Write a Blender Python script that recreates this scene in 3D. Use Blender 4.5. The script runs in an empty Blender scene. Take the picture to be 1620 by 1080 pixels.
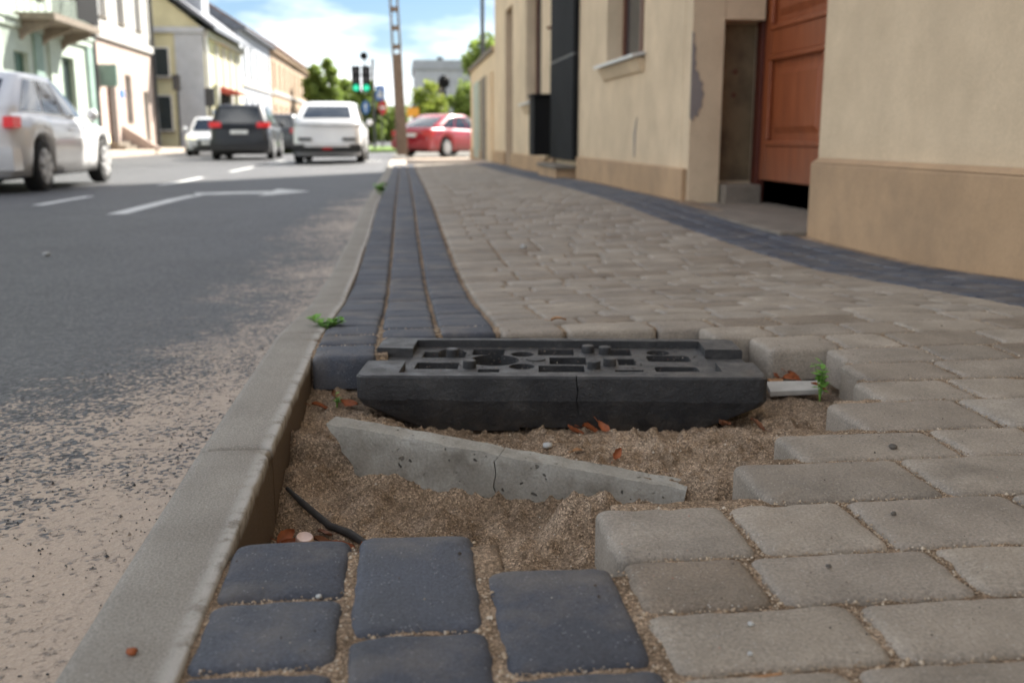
import bpy, math, random
from mathutils import Vector, Matrix, noise
R = random.Random(7)
sc = bpy.context.scene
COL = sc.collection
PI = math.pi

# ------------------------------------------------------------------ camera, sky, sun, exposure
PITCH = math.atan(325/1575); YAW = math.atan(173/math.hypot(1575, 325))
cam = bpy.data.cameras.new('camera'); camo = bpy.data.objects.new('camera', cam); COL.objects.link(camo)
camo.location = (0, 0, .48); camo.rotation_euler = (PI/2-PITCH, 0, -YAW)
cam.lens = 35; cam.sensor_width = 36; cam.clip_end = 3000; cam.clip_start = .02
cam.dof.use_dof = True; cam.dof.focus_distance = 1.5; cam.dof.aperture_fstop = 4.5
sc.camera = camo
SUN_AZ = math.atan2(.68, .73); SUN_EL = math.radians(42)
w = bpy.data.worlds.new('World'); sc.world = w; w.use_nodes = True
wn = w.node_tree; wn.nodes.clear()
def N(nt, t, **k):
    n = nt.nodes.new(t)
    for a, b in k.items():
        if a.startswith('i_'): n.inputs[a[2:].replace('_', ' ')].default_value = b
        else: setattr(n, a, b)
    return n
wo = N(wn, 'ShaderNodeOutputWorld'); bg = N(wn, 'ShaderNodeBackground'); bg.inputs['Strength'].default_value = .06
sky = N(wn, 'ShaderNodeTexSky'); sky.sky_type = 'NISHITA'; sky.sun_disc = False
sky.sun_elevation = SUN_EL; sky.sun_rotation = SUN_AZ; sky.dust_density = .4; sky.ozone_density = 2.0
tc = N(wn, 'ShaderNodeTexCoord'); sep = N(wn, 'ShaderNodeSeparateXYZ')
wn.links.new(tc.outputs['Generated'], sep.inputs[0])
zz = N(wn, 'ShaderNodeMath', operation='ADD'); zz.inputs[1].default_value = .30
wn.links.new(sep.outputs['Z'], zz.inputs[0])
dv = N(wn, 'ShaderNodeVectorMath', operation='DIVIDE'); wn.links.new(tc.outputs['Generated'], dv.inputs[0])
cmb = N(wn, 'ShaderNodeCombineXYZ'); cmb.inputs['Z'].default_value = 1
wn.links.new(zz.outputs[0], cmb.inputs['X']); wn.links.new(zz.outputs[0], cmb.inputs['Y'])
wn.links.new(cmb.outputs[0], dv.inputs[1])
cn = N(wn, 'ShaderNodeTexNoise'); cn.inputs['Scale'].default_value = 1.5; cn.inputs['Detail'].default_value = 5; cn.inputs['Roughness'].default_value = .52
mpw = N(wn, 'ShaderNodeMapping'); mpw.inputs['Location'].default_value = (4.4, 9.3, 0)
wn.links.new(dv.outputs[0], mpw.inputs[0]); wn.links.new(mpw.outputs[0], cn.inputs['Vector'])
cr = N(wn, 'ShaderNodeValToRGB'); cr.color_ramp.elements[0].position = .42; cr.color_ramp.elements[1].position = .62
wn.links.new(cn.outputs['Fac'], cr.inputs[0])
cn2 = N(wn, 'ShaderNodeTexNoise'); cn2.inputs['Scale'].default_value = 2.6; cn2.inputs['Detail'].default_value = 4
wn.links.new(dv.outputs[0], cn2.inputs['Vector'])
cc = N(wn, 'ShaderNodeValToRGB'); cc.color_ramp.elements[0].color = (3.5, 3.6, 3.75, 1); cc.color_ramp.elements[1].color = (5.4, 5.4, 5.45, 1)
cc.color_ramp.elements[0].position = .36; cc.color_ramp.elements[1].position = .66
wn.links.new(cn2.outputs['Fac'], cc.inputs[0])
mx = N(wn, 'ShaderNodeMixRGB')
ml = N(wn, 'ShaderNodeMixRGB', blend_type='MULTIPLY'); ml.inputs[0].default_value = 1; ml.inputs[2].default_value = (.20, .225, .255, 1)
wn.links.new(sky.outputs[0], ml.inputs[1])
wn.links.new(cr.outputs[0], mx.inputs[0]); wn.links.new(ml.outputs[0], mx.inputs[1]); wn.links.new(cc.outputs[0], mx.inputs[2])
wn.links.new(mx.outputs[0], bg.inputs['Color']); wn.links.new(bg.outputs[0], wo.inputs[0])
sl = bpy.data.lights.new('sun', 'SUN'); sl.energy = 2.0; sl.angle = math.radians(.53); sl.color = (1, .95, .87)
so = bpy.data.objects.new('sun', sl); COL.objects.link(so)
sd = Vector((math.sin(SUN_AZ)*math.cos(SUN_EL), math.cos(SUN_AZ)*math.cos(SUN_EL), math.sin(SUN_EL)))
so.rotation_euler = sd.to_track_quat('Z', 'Y').to_euler(); so.location = (20, 10, 30)
sc.view_settings.view_transform = 'Standard'; sc.view_settings.look = 'None'
sc.view_settings.gamma = 1; sc.view_settings.use_curve_mapping = False
sc.view_settings.exposure = 3.12

# ------------------------------------------------------------------ helpers
def tag(o, label=None, cat=None, group=None, kind=None):
    if label: o['label'] = label
    if cat: o['category'] = cat
    if group: o['group'] = group
    if kind: o['kind'] = kind
    return o
def empty(name, loc=(0, 0, 0), rz=0, parent=None):
    o = bpy.data.objects.new(name, None); COL.objects.link(o); o.location = loc; o.rotation_euler = (0, 0, rz)
    o.empty_display_size = .1
    if parent: o.parent = parent
    return o
class MB:
    def __init__(s): s.v = []; s.f = []
    def add(s, vs, fs):
        b = len(s.v); s.v += [tuple(p) for p in vs]; s.f += [tuple(i+b for i in f) for f in fs]; return s
    def box(s, x0, x1, y0, y1, z0, z1):
        return s.add([(x0,y0,z0),(x1,y0,z0),(x1,y1,z0),(x0,y1,z0),(x0,y0,z1),(x1,y0,z1),(x1,y1,z1),(x0,y1,z1)],
                     [(0,3,2,1),(4,5,6,7),(0,1,5,4),(1,2,6,5),(2,3,7,6),(3,0,4,7)])
    def prism(s, poly, axis, a, b):   # poly: 2D points, extruded along axis 'x','y','z' from a to b
        n = len(poly)
        def P(p, t): return {'x': (t, p[0], p[1]), 'y': (p[0], t, p[1]), 'z': (p[0], p[1], t)}[axis]
        vs = [P(p, a) for p in poly]+[P(p, b) for p in poly]
        fs = [tuple(range(n)), tuple(range(2*n-1, n-1, -1))]+[(i, n+i, n+(i+1) % n, (i+1) % n) for i in range(n)]
        return s.add(vs, fs)
    def tube(s, pts, rad, n=8, cap=True):
        pts = [Vector(p) for p in pts]
        if not isinstance(rad, (list, tuple)): rad = [rad]*len(pts)
        vs = []; fs = []
        for i, p in enumerate(pts):
            d = (pts[min(i+1, len(pts)-1)]-pts[max(i-1, 0)]).normalized()
            a = d.orthogonal().normalized() if abs(d.z) < .9 else Vector((1, 0, 0))
            a = (a-d*a.dot(d)).normalized(); b = d.cross(a)
            for k in range(n):
                t = 2*PI*k/n; vs.append(p+(a*math.cos(t)+b*math.sin(t))*rad[i])
        for i in range(len(pts)-1):
            for k in range(n):
                fs.append((i*n+k, i*n+(k+1) % n, (i+1)*n+(k+1) % n, (i+1)*n+k))
        if cap: fs.append(tuple(range(n-1, -1, -1))); fs.append(tuple(range(len(vs)-n, len(vs))))
        return s.add(vs, fs)
    def lathe(s, c, prof, axis='z', n=20):   # prof [(r, t)]
        vs = []; fs = []
        for r, t in prof:
            for k in range(n):
                a = 2*PI*k/n; u, v = r*math.cos(a), r*math.sin(a)
                vs.append({'z': (c[0]+u, c[1]+v, c[2]+t), 'x': (c[0]+t, c[1]+u, c[2]+v), 'y': (c[0]+u, c[1]+t, c[2]+v)}[axis])
        for i in range(len(prof)-1):
            for k in range(n): fs.append((i*n+k, i*n+(k+1) % n, (i+1)*n+(k+1) % n, (i+1)*n+k))
        fs.append(tuple(range(n-1, -1, -1))); fs.append(tuple(range(len(vs)-n, len(vs))))
        return s.add(vs, fs)
    def grid(s, nx, ny, fn):
        vs = [fn(i, j) for j in range(ny) for i in range(nx)]
        return s.add(vs, [(j*nx+i, j*nx+i+1, (j+1)*nx+i+1, (j+1)*nx+i) for j in range(ny-1) for i in range(nx-1)])
    def mesh(s, name, smooth=False):
        me = bpy.data.meshes.new(name); me.from_pydata(s.v, [], s.f); me.update()
        if smooth: me.polygons.foreach_set('use_smooth', [True]*len(me.polygons))
        return me
def fixn(me):
    import bmesh
    bm = bmesh.new(); bm.from_mesh(me); bmesh.ops.recalc_face_normals(bm, faces=bm.faces); bm.to_mesh(me); bm.free()
def mk(name, mb, mat, parent=None, smooth=False, bevel=0, loc=None, rot=None, seg=2, fix=True):
    me = mb if isinstance(mb, bpy.types.Mesh) else mb.mesh(name, smooth)
    if fix and not isinstance(mb, bpy.types.Mesh): fixn(me)
    if mat and not me.materials: me.materials.append(mat)
    o = bpy.data.objects.new(name, me); COL.objects.link(o)
    if parent: o.parent = parent
    if loc: o.location = loc
    if rot: o.rotation_euler = rot
    if bevel:
        b = o.modifiers.new('bevel', 'BEVEL'); b.width = bevel; b.segments = seg; b.limit_method = 'ANGLE'; b.angle_limit = .6
    return o
def copy_tree(o, parent=None, top=True):
    c = o.copy(); COL.objects.link(c)
    if parent: c.parent = parent
    for ch in list(o.children): copy_tree(ch, c, False)
    return c
def hexc(r, g, b):
    f = lambda c: (c/255/12.92 if c <= 10.3 else ((c/255+.055)/1.055)**2.4)
    return (f(r), f(g), f(b), 1)
def C(r, g=None, b=None):
    return (r, r if g is None else g, r if b is None else b, 1)

# ------------------------------------------------------------------ materials
class Mat:
    def __init__(s, name, rough=.6, metal=0, spec=.5):
        s.m = bpy.data.materials.new(name); s.m.use_nodes = True; s.nt = s.m.node_tree
        s.b = s.nt.nodes['Principled BSDF']; s.b.inputs['Roughness'].default_value = rough; s.b.inputs['Metallic'].default_value = metal
        s.b.inputs['Specular IOR Level'].default_value = spec
    def n(s, t, **k): return N(s.nt, t, **k)
    def l(s, a, b): s.nt.links.new(a, b); return s
    def pos(s, kind='pos'):
        if kind == 'pos': return s.n('ShaderNodeNewGeometry').outputs['Position']
        return s.n('ShaderNodeTexCoord').outputs['Object']
    def noise(s, vec, scale, detail=4, rough=.55, off=None):
        if off is not None:
            m = s.n('ShaderNodeVectorMath', operation='ADD'); s.l(vec, m.inputs[0]); s.l(off, m.inputs[1]); vec = m.outputs[0]
        t = s.n('ShaderNodeTexNoise'); t.inputs['Scale'].default_value = scale; t.inputs['Detail'].default_value = detail; t.inputs['Roughness'].default_value = rough
        s.l(vec, t.inputs['Vector']); return t.outputs['Fac']
    def vor(s, vec, scale, out='Distance', feature='F1'):
        t = s.n('ShaderNodeTexVoronoi'); t.feature = feature; t.inputs['Scale'].default_value = scale; s.l(vec, t.inputs['Vector']); return t.outputs[out]
    def ramp(s, fac, stops):
        r = s.n('ShaderNodeValToRGB'); e = r.color_ramp.elements
        while len(e) < len(stops): e.new(.5)
        for k, (p, c) in enumerate(stops): e[k].position = p; e[k].color = c if isinstance(c, tuple) else C(c)
        s.l(fac, r.inputs[0]); return r.outputs[0]
    def mix(s, fac, a, b, mode='MIX'):
        m = s.n('ShaderNodeMixRGB', blend_type=mode)
        for i, x in enumerate((fac, a, b)):
            if isinstance(x, (int, float)): m.inputs[i].default_value = x if i == 0 else C(x)
            elif isinstance(x, tuple): m.inputs[i].default_value = x
            else: s.l(x, m.inputs[i])
        return m.outputs[0]
    def math(s, op, a, b=0., clamp=False):
        m = s.n('ShaderNodeMath', operation=op, use_clamp=clamp)
        for i, x in enumerate((a, b)):
            if isinstance(x, (int, float)): m.inputs[i].default_value = x
            else: s.l(x, m.inputs[i])
        return m.outputs[0]
    def xyz(s, vec, k):
        t = s.n('ShaderNodeSeparateXYZ'); s.l(vec, t.inputs[0]); return t.outputs[k]
    def rnd(s, island=False):
        return s.n('ShaderNodeNewGeometry').outputs['Random Per Island'] if island else s.n('ShaderNodeObjectInfo').outputs['Random']
    def color(s, c):
        if isinstance(c, tuple): s.b.inputs['Base Color'].default_value = c
        else: s.l(c, s.b.inputs['Base Color'])
        return s
    def bump(s, h, dist=.002, strength=1, prev=None):
        b = s.n('ShaderNodeBump'); b.inputs['Distance'].default_value = dist; b.inputs['Strength'].default_value = strength
        s.l(h, b.inputs['Height'])
        if prev is not None: s.l(prev, b.inputs['Normal'])
        s.l(b.outputs[0], s.b.inputs['Normal']); return b.outputs[0]
    def rough(s, h): s.l(h, s.b.inputs['Roughness'])
def flat(name, c, rough=.6, metal=0, var=.12, scale=3.0, spec=.5, kind='obj'):
    m = Mat(name, rough, metal, spec); p = m.pos(kind)
    f = m.noise(p, scale, 5)
    lo = tuple(x*(1-var) for x in c[:3])+(1,); hi = tuple(min(1, x*(1+var)) for x in c[:3])+(1,)
    m.color(m.ramp(f, [(.3, lo), (.7, hi)])); return m.m
def emis(name, c, s=1.0):
    m = Mat(name, .3); m.color(c); m.b.inputs['Emission Color'].default_value = c; m.b.inputs['Emission Strength'].default_value = s; return m.m

def m_paver(name, tones, speck, island=False, spec=.35):
    m = Mat(name, .8, 0, spec); p = m.pos()
    r = m.rnd(island)
    base = m.ramp(r, [(i/(len(tones)-1), t) for i, t in enumerate(tones)])
    big = m.noise(p, 9, 4); base = m.mix(1, base, m.ramp(big, [(.3, .72), (.7, 1.20)]), 'MULTIPLY')
    fine = m.noise(p, 260, 4, .7); base = m.mix(1, base, m.ramp(fine, [(.28, .60), (.72, 1.36)]), 'MULTIPLY')
    v = m.vor(p, 190); sp = m.ramp(v, [(.0, 1), (.16, 1), (.22, 0)])
    pick = m.ramp(m.noise(p, 60, 2), [(.52, 0), (.60, 1)])
    base = m.mix(m.math('MULTIPLY', sp, pick), base, speck)
    dk = m.ramp(m.vor(p, 130), [(.0, 1), (.10, 1), (.16, 0)]); pk2 = m.ramp(m.noise(p, 31, 2), [(.55, 0), (.62, .75)])
    base = m.mix(m.math('MULTIPLY', dk, pk2), base, C(.03, .027, .024))
    # sandy dust in blotches
    du = m.ramp(m.noise(p, 5.5, 6, .65), [(.48, 0), (.72, .38)])
    base = m.mix(du, base, C(.30, .25, .19))
    m.color(base)
    b = m.bump(fine, .0020, .9); m.bump(m.noise(p, 75, 5, .65), .003, .6, b)
    m.rough(m.ramp(big, [(.3, .62), (.7, .86)]))
    return m.m
GREY_T = [C(.325,.278,.220), C(.262,.224,.180), C(.36,.308,.245), C(.305,.261,.211), C(.225,.180,.134), C(.345,.303,.250)]
M_GREY = m_paver('grey_paver', GREY_T, C(.45,.42,.37)); M_GREYF = m_paver('grey_paver_far', GREY_T, C(.45,.42,.37), True)
DARK_T = [C(.064,.071,.089), C(.078,.086,.105), C(.056,.061,.077), C(.087,.095,.115)]
M_DARK = m_paver('dark_sett_concrete', DARK_T, C(.24,.24,.25), spec=.45); M_DARKF = m_paver('dark_sett_far', DARK_T, C(.24,.24,.25), True, .45)

def m_sand():
    m = Mat('bedding_sand', .95, 0, .2); p = m.pos()
    c = m.ramp(m.noise(p, 14, 5), [(.3, C(.235,.165,.104)), (.55, C(.35,.255,.172)), (.75, C(.45,.345,.245))])
    damp = m.ramp(m.noise(p, 5, 4, .6), [(.48, 0), (.60, .5)]); c = m.mix(damp, c, C(.13,.088,.055))
    g = m.vor(p, 420, 'Color'); gs = m.xyz(g, 0)
    c = m.mix(1, c, m.ramp(gs, [(0, .48), (.45, .9), (.8, 1.25), (1, 2.0)]), 'MULTIPLY')
    m.color(c)
    b = m.bump(m.vor(p, 420), .0022, 1); m.bump(m.noise(p, 120, 5, .7), .004, .8, b); return m.m
M_SAND = m_sand()
def m_kerb():
    m = Mat('kerb_concrete', .85, 0, .3); p = m.pos(); o = m.pos('obj')
    c = m.ramp(m.noise(p, 6, 5), [(.3, C(.255,.232,.197)), (.7, C(.335,.308,.264))])
    f = m.noise(p, 330, 4, .7); c = m.mix(1, c, m.ramp(f, [(.28, .55), (.72, 1.45)]), 'MULTIPLY')
    x = m.xyz(o, 0)   # local x: 0 = road side, .115 = pavement side
    edge = m.math('MULTIPLY', m.ramp(x, [(.096, 0), (.110, .95)]), m.ramp(m.noise(p, 26, 4, .7), [(.36, 0), (.50, 1)]))
    c = m.mix(edge, c, C(.50, .48, .44))
    sp = m.ramp(m.vor(p, 240), [(0, 1), (.14, 1), (.2, 0)]); c = m.mix(m.math('MULTIPLY', sp, m.ramp(m.noise(p, 45, 2), [(.5, 0), (.6, .8)])), c, C(.42,.40,.36))
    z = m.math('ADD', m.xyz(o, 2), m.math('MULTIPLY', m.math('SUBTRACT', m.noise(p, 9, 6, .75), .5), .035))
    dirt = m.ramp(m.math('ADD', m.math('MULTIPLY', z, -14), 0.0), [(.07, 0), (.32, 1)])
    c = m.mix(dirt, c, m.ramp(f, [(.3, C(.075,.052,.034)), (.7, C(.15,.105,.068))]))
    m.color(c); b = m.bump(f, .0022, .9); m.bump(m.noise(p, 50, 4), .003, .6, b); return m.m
M_KERB = m_kerb()
def m_road():
    m = Mat('asphalt_with_drifted_sand', .60, 0, .5); p = m.pos(); x = m.xyz(p, 0); y = m.xyz(p, 1)
    v = m.vor(p, 95, 'Color'); vg = m.xyz(v, 1); vd = m.vor(p, 95)
    a = m.ramp(vg, [(0, C(.030,.031,.034)), (.5, C(.055,.056,.060)), (.85, C(.088,.088,.09)), (1, C(.15,.148,.145))])
    a = m.mix(1, a, m.ramp(m.noise(p, 1.3, 5, .6), [(.3, .82), (.7, 1.2)]), 'MULTIPLY')
    near = m.ramp(y, [(0, 1), (1, 0)])
    # drifted sand: width by distance from the kerb, broken by noise at several sizes
    wob = m.math('MULTIPLY', m.math('SUBTRACT', m.noise(p, 1.8, 4, .6), .5), 1.1)
    ny = m.n('ShaderNodeMapRange'); m.l(y, ny.inputs['Value']); ny.inputs['From Min'].default_value = .5; ny.inputs['From Max'].default_value = 2.6
    ny.inputs['To Min'].default_value = .62; ny.inputs['To Max'].default_value = 0
    d = m.math('ADD', x, ny.outputs[0])          # bigger = more sand
    d = m.math('ADD', d, wob)
    fin = m.math('ADD', m.math('MULTIPLY', m.math('SUBTRACT', m.xyz(m.vor(p, 135, 'Color'), 0), .5), .62), m.math('MULTIPLY', m.math('SUBTRACT', m.noise(p, 14, 4, .6), .5), 1.0))
    d2 = m.math('ADD', d, fin)
    fd = m.n('ShaderNodeMapRange'); m.l(y, fd.inputs['Value']); fd.inputs['From Min'].default_value = 9; fd.inputs['From Max'].default_value = 14
    fd.inputs['To Min'].default_value = 0; fd.inputs['To Max'].default_value = -.5
    d2 = m.math('ADD', d2, fd.outputs[0])
    mask = m.ramp(m.math('ADD', d2, .99), [(.42, 0), (.62, 1)])
    bit = m.math('MULTIPLY', m.ramp(m.noise(p, 55, 4, .7), [(.55, 0), (.65, .7)]), m.ramp(m.noise(p, 4, 3), [(.36, .15), (.58, 1)]))
    mask = m.math('SUBTRACT', mask, bit, True)
    s = m.ramp(m.noise(p, 300, 4, .7), [(.25, C(.33,.25,.18)), (.75, C(.52,.405,.30))])
    m.color(m.mix(mask, a, s))
    inv = m.math('SUBTRACT', 1, mask)
    h = m.math('MULTIPLY', vd, m.math('ADD', m.math('MULTIPLY', inv, .85), .15))
    b = m.bump(h, .008, 1); m.bump(m.noise(p, 300, 3, .7), .0012, .7, b); return m.m
M_ROAD = m_road()
def m_plaster(name, c, dirt, kind='pos', vs=1.0, blotch=.5):
    m = Mat(name, .9, 0, .2); p = m.pos(kind)
    lo = tuple(x*.86 for x in c[:3])+(1,); hi = tuple(min(.9, x*1.08) for x in c[:3])+(1,)
    base = m.ramp(m.noise(p, 1.6*vs, 6, .6), [(.3, lo), (.7, hi)])
    mp = m.n('ShaderNodeMapping'); mp.inputs['Scale'].default_value = (2.0, 2.0, 1.6); m.l(p, mp.inputs[0])
    st = m.ramp(m.noise(mp.outputs[0], 1.5*vs, 8, .72), [(.44, 0), (.66, blotch)])
    base = m.mix(st, base, dirt)
    f = m.noise(p, 90, 4, .6); base = m.mix(1, base, m.ramp(f, [(.3, .93), (.7, 1.07)]), 'MULTIPLY')
    m.color(base); b = m.bump(f, .002, .5); m.bump(m.noise(p, 7, 4), .012, .5, b); return m.m
M_BEIGE = m_plaster('beige_plaster', C(.68,.53,.355), C(.46,.35,.225), blotch=.3)
M_PLINTH = m_plaster('brown_plinth_plaster', C(.47,.315,.185), C(.30,.21,.135), blotch=.5)
M_LEDGE = m_plaster('worn_ledge_plaster', C(.46,.345,.22), C(.27,.2,.13), blotch=.5)
M_BARE = m_plaster('bare_grey_render', C(.27,.235,.215), C(.36,.32,.28))
M_NICHE = m_plaster('dark_niche_plaster', C(.24,.175,.10), C(.08,.06,.04), blotch=.8)  # niche back, a darker tone than the wall plaster
M_CONC = m_plaster('worn_concrete', C(.235,.20,.16), C(.13,.11,.085), vs=3)
def m_wood():
    m = Mat('red_brown_door_paint', .5, 0, .45); p = m.pos('obj')
    mp = m.n('ShaderNodeMapping'); mp.inputs['Scale'].default_value = (6, 6, .7); m.l(p, mp.inputs[0])
    f = m.noise(mp.outputs[0], 3, 6, .65)
    c = m.ramp(f, [(.3, C(.20,.050,.016)), (.6, C(.30,.080,.026)), (.8, C(.36,.11,.045))])
    z = m.math('ADD', m.xyz(p, 2), m.math('MULTIPLY', m.noise(p, 5, 4), .5))
    du = m.ramp(z, [(.25, .42), (.85, 0)])
    m.color(m.mix(du, c, C(.22,.13,.09))); m.bump(f, .002, .5); return m.m
M_DOOR = m_wood()
M_DOORF = flat('dark_red_frame', C(.10,.022,.012), .5, kind='pos')
M_BLACK = flat('black_sheet_metal', C(.014,.0145,.015), .85, .0, .25, 2.0, .15)
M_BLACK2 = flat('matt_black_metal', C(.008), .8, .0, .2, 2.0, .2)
M_DKGREY = flat('dark_grey_metal', C(.05,.052,.055), .5, .3)
M_ZINC = flat('zinc_sheet', C(.55,.56,.58), .38, .7)
M_GLASS = Mat('window_glass', .08, 0, .9).color(C(.035,.045,.05)).m
M_CARGLASS = Mat('car_glass', .05, 0, .9).color(C(.02,.024,.027)).m
M_WHITEF = flat('white_window_frame', C(.72,.71,.68), .5)
M_BROWNF = flat('brown_window_frame', C(.13,.045,.022), .5)
M_TYRE = flat('tyre_rubber', C(.018), .85); M_RIM = flat('alloy_rim', C(.5,.5,.5), .35, .2)
def paint(name, c, metal=0, rough=.28, coat=.7):
    m = Mat(name, rough, metal, .5); p = m.pos('obj'); f = m.noise(p, 2.2, 5, .6)
    m.color(m.ramp(f, [(.3, tuple(x*.9 for x in c[:3])+(1,)), (.7, c)])); m.b.inputs['Coat Weight'].default_value = coat; m.b.inputs['Coat Roughness'].default_value = .06
    # road film low on the sides
    z = m.xyz(p, 2); du = m.ramp(z, [(.15, .35), (.55, 0)]); 
    col = m.b.inputs['Base Color'].links[0].from_socket
    m.color(m.mix(du, col, C(.16,.14,.12))); return m.m
P_SILVER = paint('silver_white_paint', C(.80,.80,.80)); P_WHITE = paint('white_paint', C(.76,.77,.78)); P_NAVY = paint('dark_blue_black_paint', C(.008,.010,.016), 0, .45, .2)
P_RED = paint('deep_red_paint', C(.34,.012,.022)); P_GREY = paint('dark_grey_paint', C(.05,.055,.06), .2)
M_TAIL = emis('lit_tail_lamp', C(.42,.010,.014), .08); M_TAILD = Mat('tail_lamp_red', .18).color(C(.42,.012,.014)).m
M_HEAD = emis('lit_headlamp', C(.9,.85,.55), .15); M_TRIM = flat('black_plastic_trim', C(.022), .6)
M_PLATE = flat('number_plate_white', C(.7,.7,.68), .4); M_CHROME = Mat('chrome', .12, 1).color(C(.7)).m
M_RUBBER = None
def m_rubber():
    m = Mat('dusty_black_rubber_top_sheen', .6, 0, .45); p = m.pos('obj')
    c = m.ramp(m.noise(p, 11, 6, .65), [(.28, C(.018,.018,.019)), (.55, C(.036,.0355,.036)), (.75, C(.082,.078,.073))])
    nz = m.xyz(m.n('ShaderNodeNewGeometry').outputs['Normal'], 2)
    top = m.ramp(nz, [(.75, 0), (.95, 1)])
    dust = m.ramp(m.noise(p, 60, 6, .7), [(.32, .12), (.72, .62)])  # pale tone on upward faces: sky sheen painted in together with dust
    c = m.mix(m.math('MULTIPLY', top, dust), c, C(.15,.145,.135))
    z = m.xyz(p, 2); low = m.math('MULTIPLY', m.ramp(m.math('MULTIPLY', z, -8), [(.35, 0), (.95, .35)]), m.ramp(m.noise(p, 22, 5), [(.4, 0), (.6, 1)]))
    c = m.mix(low, c, C(.10,.078,.055))
    sp = m.ramp(m.vor(p, 150), [(0, 1), (.1, 1), (.15, 0)]); c = m.mix(m.math('MULTIPLY', sp, m.ramp(m.noise(p, 40, 2), [(.55, 0), (.63, .8)])), c, C(.2,.18,.15))
    m.color(c); f = m.noise(p, 170, 5, .7); b = m.bump(f, .003, 1); m.bump(m.noise(p, 26, 6, .7), .007, .8, b)
    m.rough(m.ramp(m.noise(p, 16, 4), [(.35, .38), (.65, .75)])); return m.m
M_RUBBER = m_rubber()
def m_frag():
    m = Mat('pitted_concrete', .9, 0, .25); p = m.pos('obj')
    c = m.ramp(m.noise(p, 9, 6, .6), [(.3, C(.22,.20,.165)), (.5, C(.33,.31,.265)), (.72, C(.45,.435,.39))])
    f = m.noise(p, 200, 5, .7); c = m.mix(1, c, m.ramp(f, [(.25, .75), (.75, 1.22)]), 'MULTIPLY')
    pw = m.n('ShaderNodeVectorMath', operation='ADD'); m.l(p, pw.inputs[0]); nz3 = m.n('ShaderNodeTexNoise'); nz3.inputs['Scale'].default_value = 60; m.l(p, nz3.inputs['Vector'])
    sc3 = m.n('ShaderNodeVectorMath', operation='SCALE'); sc3.inputs['Scale'].default_value = .016; m.l(nz3.outputs['Color'], sc3.inputs[0]); m.l(sc3.outputs[0], pw.inputs[1])
    v = m.vor(pw.outputs[0], 58); szr = m.math('MULTIPLY', m.xyz(m.vor(pw.outputs[0], 58, 'Color'), 0), .26)
    pit = m.ramp(m.math('SUBTRACT', szr, v), [(0, 0), (.05, 1)]); pk = m.ramp(m.noise(p, 13, 3), [(.42, 0), (.56, 1)]); pm = m.math('MULTIPLY', pit, pk)
    c = m.mix(m.math('MULTIPLY', pm, .8), c, C(.045,.04,.034))
    blot = m.ramp(m.noise(p, 22, 4), [(.56, 0), (.7, .6)]); c = m.mix(blot, c, C(.17,.15,.12))
    m.color(c); b = m.bump(m.math('MULTIPLY', pm, -1.0), .006, 1); m.bump(f, .0022, .9, b); return m.m
M_FRAG = m_frag()
M_LEAFD = [flat('dry_leaf_%s' % k, c, .7, var=.35, scale=60) for k, c in zip(('rust', 'brown', 'tan'), (C(.27,.075,.022), C(.15,.055,.022), C(.38,.20,.09)))]
M_GREEN = flat('weed_green', C(.16,.34,.05), .6, var=.3, scale=40)
M_STICK = flat('wet_dark_bark', C(.030,.026,.022), .8, var=.35, scale=60)
M_CAP = flat('pale_pink_metal_cap', C(.72,.52,.42), .35, .2, .1, 90)
M_STONE = flat('pale_pebble', C(.42,.42,.40), .5, var=.2, scale=80); M_STONED = flat('dark_pebble', C(.10,.085,.07), .8, var=.3, scale=80)
M_TILE = flat('pale_tile', C(.42,.40,.36), .7, var=.15, scale=30)
M_PETAL = flat('pink_petal', C(.6,.03,.12), .6)
M_LINE = flat('worn_road_paint', C(.60,.60,.58), .7, var=.22, scale=5, kind='pos')
M_LEFTP = flat('far_pavement_concrete', C(.46,.38,.30), .9, var=.15, kind='pos'); M_GRASS = flat('grass_green', C(.12,.20,.03), .9, var=.35, scale=2, kind='pos')
M_GROUND = flat('dusty_ground', C(.14,.13,.11), .95, var=.2, scale=.4, kind='pos')
M_APRON = flat('pale_paving_concrete', C(.42,.345,.275), .9, var=.18, scale=1.2, kind='pos')
M_BARK = flat('tree_bark', C(.09,.07,.05), .9, var=.3, scale=8)
def m_leaf(name, cols):
    m = Mat(name, .55, 0, .4); c = m.ramp(m.rnd(True), [(i/(len(cols)-1), c) for i, c in enumerate(cols)]); m.color(c)
    tr = m.n('ShaderNodeBsdfTranslucent'); m.l(c, tr.inputs['Color']); mxs = m.n('ShaderNodeMixShader'); mxs.inputs[0].default_value = .55
    out = m.nt.nodes['Material Output']; m.l(m.b.outputs[0], mxs.inputs[1]); m.l(tr.outputs[0], mxs.inputs[2]); m.l(mxs.outputs[0], out.inputs['Surface'])
    return m.m
M_LEAF = m_leaf('tree_foliage', [C(.14,.20,.04), C(.21,.28,.06), C(.26,.34,.08), C(.17,.23,.05)])
M_LEAFY = m_leaf('yellow_green_foliage', [C(.20,.26,.04), C(.28,.33,.06), C(.17,.23,.04), C(.33,.36,.08)])

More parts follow.
